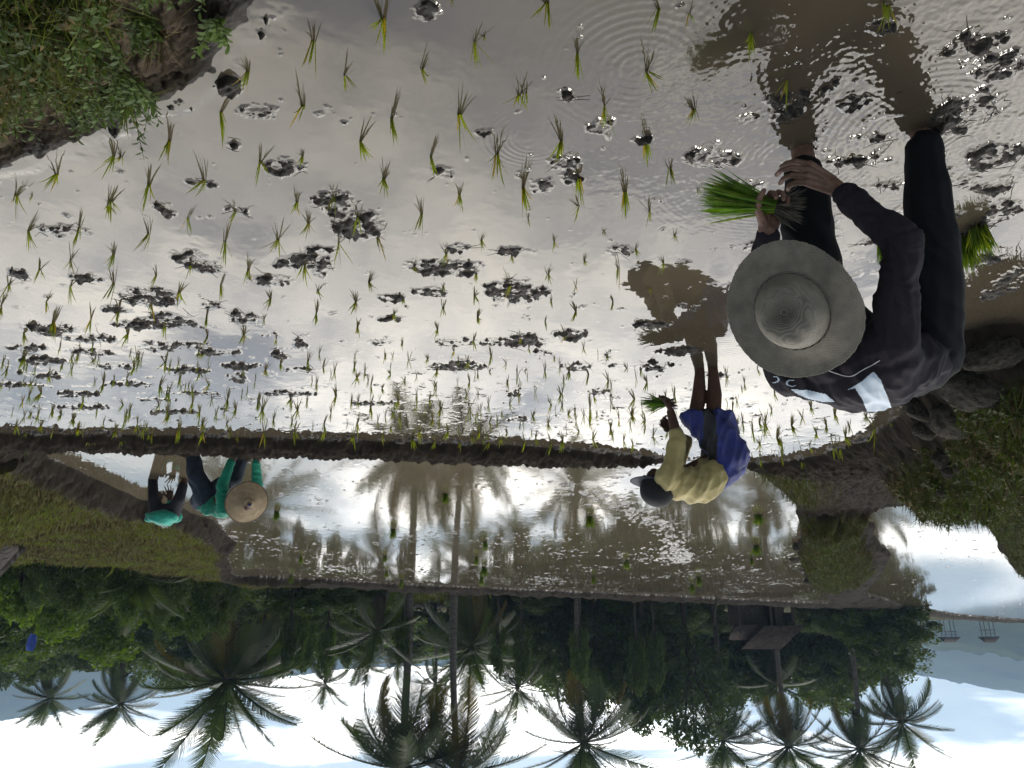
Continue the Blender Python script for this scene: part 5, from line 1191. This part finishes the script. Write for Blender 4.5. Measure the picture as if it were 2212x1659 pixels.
tag(mobj('grass', grass_mesh('grass', P, rg, .03, .10, .008, .5, [M_TURF, M_TURFD], (patch + rg.normal(0, .12, len(P)) < -.02).astype(int))), kind='stuff')
gm_bank = (np.clip(g_bank, 0, 1) * (smin > .05)).astype(np.float32) * (1 - nearR)
P, rg = scatter(gm_bank, 60000, 2, 1.2); patch = fbm(P[:, 0] * 1.3, P[:, 1] * 1.3, 3, 92)
tag(mobj('creeping_weeds', leaf_mesh('creeping_weeds', P, rg, .022, .07, [M_MOSS, M_TURFD], (patch + rg.normal(0, .15, len(P)) < -.16).astype(int))), kind='stuff')
P, rg = scatter(np.clip(gm_bank + .6 * g_edge * (smin > .05), 0, 1).astype(np.float32), 26000, 3, 1.2)
tag(mobj('grass', grass_mesh('grass', P, rg, .05, .20, .0045, .8, [M_BANKG, M_TURFD], (rg.random(len(P)) < .3).astype(int))), kind='stuff')
gm_near = np.clip(g_near, 0, 1).astype(np.float32) * (n_lo + .6 * n_mid > -.06)
P, rg = scatter(gm_near, 26000, 4, .5)
tag(mobj('ground_cover', leaf_mesh('ground_cover', P, rg, .012, .10, [M_MOSS, M_TURFD], (rg.random(len(P)) < .22).astype(int))), kind='stuff')
P, rg = scatter(gm_near, 9000, 5, .5)
tag(mobj('grass', grass_mesh('grass', P, rg, .06, .20, .0022, .9, [M_TURF, M_TURFD], (rg.random(len(P)) < .35).astype(int))), kind='stuff')
gm_far = (fall * (fall > .15) * (GY < 60)).astype(np.float32)
P, rg = scatter(gm_far, 26000, 6, 1.0)
tag(mobj('tall_grass', grass_mesh('tall_grass', P, rg, .15, .5, .03, .5, [M_TURF, M_MOSS], (rg.random(len(P)) < .5).astype(int))), kind='stuff')
# straw, twigs and bits left on the wet mud
P, rg = scatter(((cover > .5) & (s1 < -.05)).astype(np.float32), 420, 8, .6); P[:, 2] += .006
def twigs(P, rg):
    V = []; F = []
    for p in P:
        a = rg.uniform(0, 6.28); l = rg.uniform(.02, .07); e_ = rg.normal(0, .25); pts = [p + np.array([math.cos(a) * l * t, math.sin(a) * l * t, e_ * l * abs(t) + .004 * rg.normal()]) for t in (-1, -.3, .4, 1)]
        v, f = bumpy_tube(pts, [.0012, .0018, .0016, .0007], 4); F.append(f + len(V)); V.extend(v)
    return V, np.concatenate(F)
Vt, Ft = twigs(P, rg); tag(mobj('twigs_and_straw', npmesh('twigs_and_straw', Vt, Ft, True, [mat('rotten_straw', (.025, .02, .014), .8, .4, 20)])), kind='stuff')

# leafy weeds on the near bank
M_WEED = mat('weed_leaf', (.045, .085, .010), .5, .35, 9, col2=(.10, .16, .02), trans=.35, rnd=.3, spec=.35)
M_STEM = mat('weed_stem', (.07, .075, .03), .7, .3, 9)
def weed_mesh(seed, ns, L):
    rg = np.random.default_rng(seed); V = []; F = []; Vs = []; Fs = []
    for s_ in range(ns):
        a = rg.uniform(0, 6.28); ln = abs(rg.normal(.35, .25)); d = nrm([math.cos(a) * ln, math.sin(a) * ln, 1]); l = L * rg.uniform(.55, 1.1); pts = [d * l * t + np.array([d[0], d[1], -.4 * ln]) * l * .35 * t ** 2 for t in np.linspace(0, 1, 7)]
        v, f = bumpy_tube(pts, [.0028 * (1 - .8 * t) for t in np.linspace(0, 1, 7)], 5); Fs.append(f + len(Vs)); Vs.extend(v)
        nl = int(rg.integers(12, 20))
        for j in range(nl):
            t = .22 + .78 * (j + .5) / nl; x = t * 6; i = min(int(x), 5); p = pts[i] + (pts[i + 1] - pts[i]) * (x - i); az = j * 2.4 + rg.normal(0, .3)
            o = nrm(np.array([math.cos(az), math.sin(az), .25 + .5 * t]) + d * .3); ll = rg.uniform(.020, .042) * (1.1 - .5 * abs(t - .5)); sd = nrm(np.cross(o, [0, 0, 1.01])); k = len(V)
            m1 = p + o * ll * .35; m2 = p + o * ll * .7 - np.array([0, 0, ll * .10]); tip = p + o * ll - np.array([0, 0, ll * .25]); w = ll * .17
            V += [p, m1 - sd * w, m1 + sd * w, m2 - sd * w * .85, m2 + sd * w * .85, tip]; F += [(k, k + 1, k + 2, k + 2), (k + 1, k + 3, k + 4, k + 2), (k + 3, k + 5, k + 4, k + 4)]
    return fmesh('leaves', np.array(V), F, [M_WEED]), npmesh('stems', Vs, np.concatenate(Fs), True, [M_STEM])
WEEDS = [weed_mesh(600 + i, [5, 8, 4, 7, 6, 9][i], [.18, .15, .22, .13, .19, .16][i]) for i in range(6)]
WP = [(90, 70), (150, 130), (230, 60), (330, 30), (20, 170), (60, 215), (130, 205), (250, 185), (285, 215), (300, 165), (200, 110), (40, 40), (120, 15), (10, 100), (170, 165), (180, 220), (95, 150), (300, 40), (60, 120), (215, 215), (20, 10), (470, 30), (260, 95), (150, 40), (-40, 120), (-60, 220), (-30, 30), (70, -40), (200, -40), (330, -40), (450, -45), (270, 150), (330, 195), (10, 245), (110, 90)]
for i, (X, Y) in enumerate(WP):
    p = hit_ground(X, Y, 1.02, 6) or Gz(X, Y, .2); k = i % 6; e = empty('weed', p - Vector((0, 0, .02)), rng.uniform(0, 6.28)); sc = rng.uniform(.65, 1.15)
    for nm, me in (('leaves', WEEDS[k][0]), ('stems', WEEDS[k][1])): o = mobj(nm, me, e); o.scale = (sc,) * 3
    tag(e, 'leafy green weed growing on the bare soil of the near bank', 'weed', 'weeds on the near bank')
for X, Y, l in [(270, 190, 'spiky tuft of coarse grass leaning from the near bank over the water'), (340, 60, 'dry straw coloured grass tuft on the near bank')]:
    p = hit_ground(X, Y, 1.02, 6) or Gz(X, Y, .1); V, F, B = blades(np.random.default_rng(int(X)), 46, .5, h0=.08, h1=.20, w=.0028, base=.02, droop=.25, seg=5, root=0)
    tag(mobj('grass_tuft', fmesh('grass_tuft', V, F, [M_TURF if X < 300 else M_TURFD]), None, p), l, 'grass tuft')

# boulders of the stony bank and the mound
M_STONE = mat('lichened_stone', (.018, .0165, .013), .9, .45, 5, bump=.018, bscale=16, col2=(.070, .063, .050), spec=.1, rnd=.2)
def stone_mesh(seed):
    rg = np.random.default_rng(seed); bm = bmesh.new(); bmesh.ops.create_icosphere(bm, subdivisions=4, radius=1); co = np.array([v.co[:] for v in bm.verts])
    f = 1 + .30 * fbm(co[:, 0] * 1.1 + seed, co[:, 1] * 1.1 + co[:, 2] * .7, 3, seed) + .10 * fbm(co[:, 0] * 4 + co[:, 2], co[:, 1] * 4 - co[:, 2], 3, seed + 4)
    for v, k in zip(bm.verts, f): v.co *= float(k)
    me = bpy.data.meshes.new('boulder'); bm.to_mesh(me); bm.free(); me.materials.append(M_STONE); me.shade_smooth(); return me
ST = [stone_mesh(700 + i) for i in range(5)]
BO = [(2072, 915, 58, 44, 'big dark boulder in the middle of the stony bank, just past the nearest planter'), (2115, 840, 74, 40, 'widest boulder of the stony bank, nearest to the water'), (1992, 888, 30, 27, 'boulder touching the back of the nearest planter in the picture'), (2004, 925, 27, 22, 'small boulder below the big dark one on the side of the paddy'),
      (2045, 990, 26, 18, 'round mossy boulder halfway up the stony bank'), (2060, 1020, 22, 16, 'boulder sunk in creeping weeds beyond the round mossy one'), (2105, 1034, 26, 20, 'boulder high on the stony bank near the edge of the picture'),
      (2082, 1012, 20, 14, 'little boulder between two others on the upper stony bank'), (2040, 1060, 18, 13, 'last small boulder at the far end of the stony bank'), (2150, 770, 60, 34, 'low muddy boulder nearest the front edge of the stony bank'), (1726, 1180, 15, 10, 'dark stone at the water side of the grassy mound, nearest of four'), (1722, 1205, 16, 9, 'second dark stone beside the grassy mound'), (1736, 1228, 15, 9, 'third dark stone beside the grassy mound'), (1748, 1250, 12, 7, 'farthest dark stone beside the grassy mound')]
for i, (X, Y, rx, ry, l) in enumerate(BO):
    p = hit_ground(X, Y, 3) or Gz(X, Y, 0); r = px2m(rx, p); o = link(bpy.data.objects.new('boulder', ST[i % 5])); o.location = p + Vector((0, .15 * r, -.25 * r)); o.rotation_euler = (rng.normal(0, .2), rng.normal(0, .2), rng.uniform(0, 6)); k = px2m(ry, p) / r
    o.scale = (r * 1.02, r * .9, r * max(.62, min(1, k))); tag(o, l, 'boulder', 'boulders of the banks')

# ================================================================ huts, rails, pole
M_WOOD = mat('weathered_boards', (.055, .045, .036), .9, .4, 5, bump=.006, bscale=30, col2=(.11, .092, .074), stretch=(1, 1, 6), spec=.1)
M_RUST = mat('rusty_roof', (.040, .031, .026), .9, .45, 3, bump=.006, bscale=20, col2=(.085, .064, .052), spec=.15)
M_THATCH = mat('old_thatch', (.045, .040, .036), .95, .4, 3, bump=.03, bscale=40, col2=(.13, .118, .105), stretch=(7, 1, 1), spec=.05)
M_TARP = mat('blue_tarpaulin', (.01, .05, .32), .5, .3, 4)
M_BAM = mat('bamboo_pole', (.14, .12, .085), .7, .3, 8)
def boxm(name, lo, hi, m, parent=None, bev=.01):
    bm = bmesh.new(); bmesh.ops.create_cube(bm, size=1); lo = Vector(lo); hi = Vector(hi)
    for v in bm.verts: v.co = Vector([(lo[i] + hi[i]) / 2 + v.co[i] * (hi[i] - lo[i]) for i in range(3)])
    bmesh.ops.bevel(bm, geom=bm.edges[:], offset=bev, segments=1, affect='EDGES')
    me = bpy.data.meshes.new(name); bm.to_mesh(me); bm.free(); me.materials.append(m) if m else None; return mobj(name, me, parent)
def slab(name, a, b, c, d, th, m, parent, rows=1):
    """a roof plane between four corners (a,b eave; d,c ridge), corrugated across if rows > 1"""
    a, b, c, d = map(np.array, (a, b, c, d)); n = nrm(np.cross(b - a, d - a)); N_ = max(2, rows * 4); V = []
    for lay in (0, -th):
        for j in range(2):
            for i in range(N_ + 1):
                t = i / N_; p = (a + (b - a) * t) * (1 - j) + (d + (c - d) * t) * j; V.append(p + n * (lay + (.02 * math.sin(t * rows * 6.283) if rows > 1 else 0)))
    k = 2 * (N_ + 1); F = []
    for i in range(N_): F += [(i, i + 1, i + N_ + 2, i + N_ + 1), (k + i + 1, k + i, k + i + N_ + 1, k + i + N_ + 2), (i + 1, i, k + i, k + i + 1), (i + N_ + 1, i + N_ + 2, k + i + N_ + 2, k + i + N_ + 1)]
    F += [(0, N_ + 1, k + N_ + 1, k), (N_, k + N_, k + 2 * N_ + 1, 2 * N_ + 1)]
    return mobj(name, npmesh(name, np.array(V, float), np.array(F), False, [m]), parent)
def wood_hut():
    d = 47.0; c = Gy(1650, 1342, d); e = empty('wooden_hut', (c.x, d, -1.7)); S = 1.0
    gz = c.z + 1.7                                        # eye line of the wall foot as seen over the dike
    # in the upright view the hut's own right is the picture's left
    L_ = lambda X: Gy(X, 1342, d).x - c.x
    zt = lambda Y: Gy(1650, Y, d).z + 1.7
    x0, x1 = L_(1712), L_(1590); xm = L_(1672); z1 = zt(1352); z2 = zt(1368); zr = zt(1402)
    boxm('wall', (x0 + .5, -.05, 0), (xm - .1, .05, z1), M_WOOD, e); boxm('wall', (xm + .4, .5, 0), (x1 - .3, .6, z1 + .2), M_WOOD, e); boxm('wall', (x0 + .5, 2.6, 0), (x1 - .3, 2.7, z1), M_WOOD, e); boxm('wall', (x0 + .5, .06, 0), (x0 + .6, 2.59, z1), M_WOOD, e); boxm('wall', (x1 - .4, .61, 0), (x1 - .3, 2.59, z1), M_WOOD, e)
    for X in (x0 + .1, xm, xm + .3, x1 - .1): boxm('post', (X - .06, -.5, 0), (X + .06, -.38, z2), M_WOOD, e)
    boxm('window', (xm - 1.2, -.075, z1 - .75), (xm - .5, -.052, z1 - .2), mat('dark_opening', (.006, .006, .006), .9), e)
    slab('roof', (x0 - .3, -1.0, z1 + .05), (xm + .9, -1.0, z1 + .05), (xm + 1.6, 1.6, zr), (x0 + .3, 1.6, zr), .05, M_RUST, e, 14)
    slab('roof', (x0 + .3, 1.61, zr), (xm + 1.6, 1.61, zr), (xm + .9, 3.4, z1), (x0 - .3, 3.4, z1), .05, M_RUST, e, 14)
    slab('veranda_roof', (xm + .7, -.4, z1 - .05), (x1 + .2, -.4, z1 - .05), (x1 + .1, 1.6, z2 + .35), (xm + .8, 1.6, z2 + .35), .05, M_RUST, e, 8)
    tag(e, 'weathered wooden hut with a rusty brown roof under the palms', 'hut')
wood_hut()
def stilt(X, Y, d, w, h, label, bz):
    c = Gy(X, Y, d); e = empty('stilt_hut', (c.x, d, bz)); t = c.z - bz; w2 = w / 2
    for sx in (-1, 1):
        for sy in (-1, 1): boxm('post', (sx * w2 * .8 - .05, sy * w2 * .6 - .05, 0), (sx * w2 * .8 + .05, sy * w2 * .6 + .05, t), M_WOOD, e)
    boxm('floor', (-w2, -w2 * .8, t - h * .9), (w2, w2 * .8, t - h * .82), M_WOOD, e); boxm('rail', (-w2, -w2 * .82, t - h * .5), (w2, -w2 * .76, t - h * .44), M_WOOD, e)
    slab('roof', (-w2 * 1.25, -w2 * 1.2, t - .02), (w2 * 1.25, -w2 * 1.2, t - .02), (w2 * .95, 0, t + h * .7), (-w2 * .95, 0, t + h * .7), .06, M_RUST, e, 6); slab('roof', (-w2 * .95, .01, t + h * .7), (w2 * .95, .01, t + h * .7), (w2 * 1.25, w2 * 1.2, t - .02), (-w2 * 1.25, w2 * 1.2, t - .02), .06, M_RUST, e, 6)
    tag(e, label, 'hut', 'stilt huts')
stilt(2050, 1377, 150, 2.3, 1.2, 'small roofed hut on stilts against the blue hill, nearer the wood', -6.5); stilt(2136, 1376, 150, 2.1, 1.4, 'small open hut on stilts nearest the left end of the far terraces', -6.5); stilt(1938, 1376, 70, 3.0, 1.5, 'small stilt hut half hidden behind the last dark tree of the wood', -2.5)
def thatch():
    a = Gy(-10, 1212, 13.5); e = empty('thatched_hut', (a.x + 1.0, 13.8, -.2))
    rel = lambda X, Y, y: tuple(np.array(Gy(X, Y, y)[:]) - np.array([a.x + 1.0, 13.8, -.2]))
    slab('roof', rel(-70, 1165, 13.2), rel(2, 1150, 13.2), rel(42, 1175, 14.6), rel(-40, 1260, 14.6), .16, M_THATCH, e); slab('roof', rel(-40, 1262, 14.62), rel(42, 1177, 14.62), rel(2, 1150, 16.2), rel(-90, 1165, 16.2), .16, M_THATCH, e)
    for X, y in ((10, 13.4), (-60, 13.4), (10, 15.8), (-60, 15.8)):
        q = rel(X, 1150, y); boxm('post', (q[0] - .06, q[1] - .06, -.1), (q[0] + .06, q[1] + .06, q[2] + .15), M_WOOD, e)
    q = rel(-60, 1150, 13.4); q2 = rel(10, 1150, 13.4); boxm('wall', (q2[0] + .1, q2[1] + .1, -.1), (q[0], q2[1] + .16, q2[2]), M_WOOD, e)
    tag(e, 'low hut with a grey thatched roof at the edge of the grass terrace', 'hut')
thatch()
p0 = hit_ground(1550, 1292, 20) or Gz(1550, 1292, -.3); tp = Gy(1543, 1350, p0.y)
tag(tube('wooden_pole', [tuple(p0 - Vector((0, 0, .3))), tuple(p0 * .5 + tp * .5 + Vector((.03, 0, 0))), tuple(tp)], .035, M_WOOD), 'thin dark wooden pole standing up from the far dike', 'pole')
def rail_fence():
    d = 56.0; a = Gy(1995, 1358, d); b = Gy(1835, 1345, d); e = empty('bamboo_fence', (a.x, d, -1.8)); n = 8
    for i in range(n + 1):
        x = (b.x - a.x) * i / n; zt = (a.z + (b.z - a.z) * i / n) + 1.8; tube('post', [(x, 0, 0), (x + .02, 0, zt + .1)], .05, M_BAM, e)
    for dz in (0, .62): tube('rail', [((b.x - a.x) * t, -.06, a.z + (b.z - a.z) * t + 1.8 - dz + .03 * math.sin(9 * t)) for t in np.linspace(0, 1, 12)], .045, M_BAM, e)
    tag(e, 'pale bamboo rail fence below the leaning palm', 'fence')
rail_fence()
q = Gy(68, 1388, 28.0); bm = bmesh.new(); bmesh.ops.create_grid(bm, x_segments=14, y_segments=14, size=.30)
for v in bm.verts: v.co.z += .06 * math.sin(v.co.x * 14) + .05 * math.sin(v.co.y * 9 + v.co.x * 5)
me = bpy.data.meshes.new('tarpaulin'); bm.to_mesh(me); bm.free(); me.materials.append(M_TARP); me.shade_smooth(); o = mobj('tarpaulin', me, None, q); o.rotation_euler = (R(70), R(20), R(12)); o.scale = (.7, 1.0, 1)
tag(o, 'small bright blue tarpaulin hanging among the trees by the terrace', 'tarpaulin')
# ================================================================ the air: far hills fade to blue
def haze():
    o = boxm('haze', (-1990, -60, -62), (1990, 1990, 175), None, None, .5); m = bpy.data.materials.new('hazy_air'); m.use_nodes = True; nt = m.node_tree; nt.nodes.clear()
    out = nt.nodes.new('ShaderNodeOutputMaterial'); v = nt.nodes.new('ShaderNodeVolumePrincipled'); v.inputs['Density'].default_value = HAZE; v.inputs['Color'].default_value = (.50, .72, 1.0, 1); v.inputs['Anisotropy'].default_value = .2
    nt.links.new(v.outputs[0], out.inputs['Volume']); o.data.materials.clear(); o.data.materials.append(m); tag(o, kind='stuff')
HAZE = 0.00045
haze()
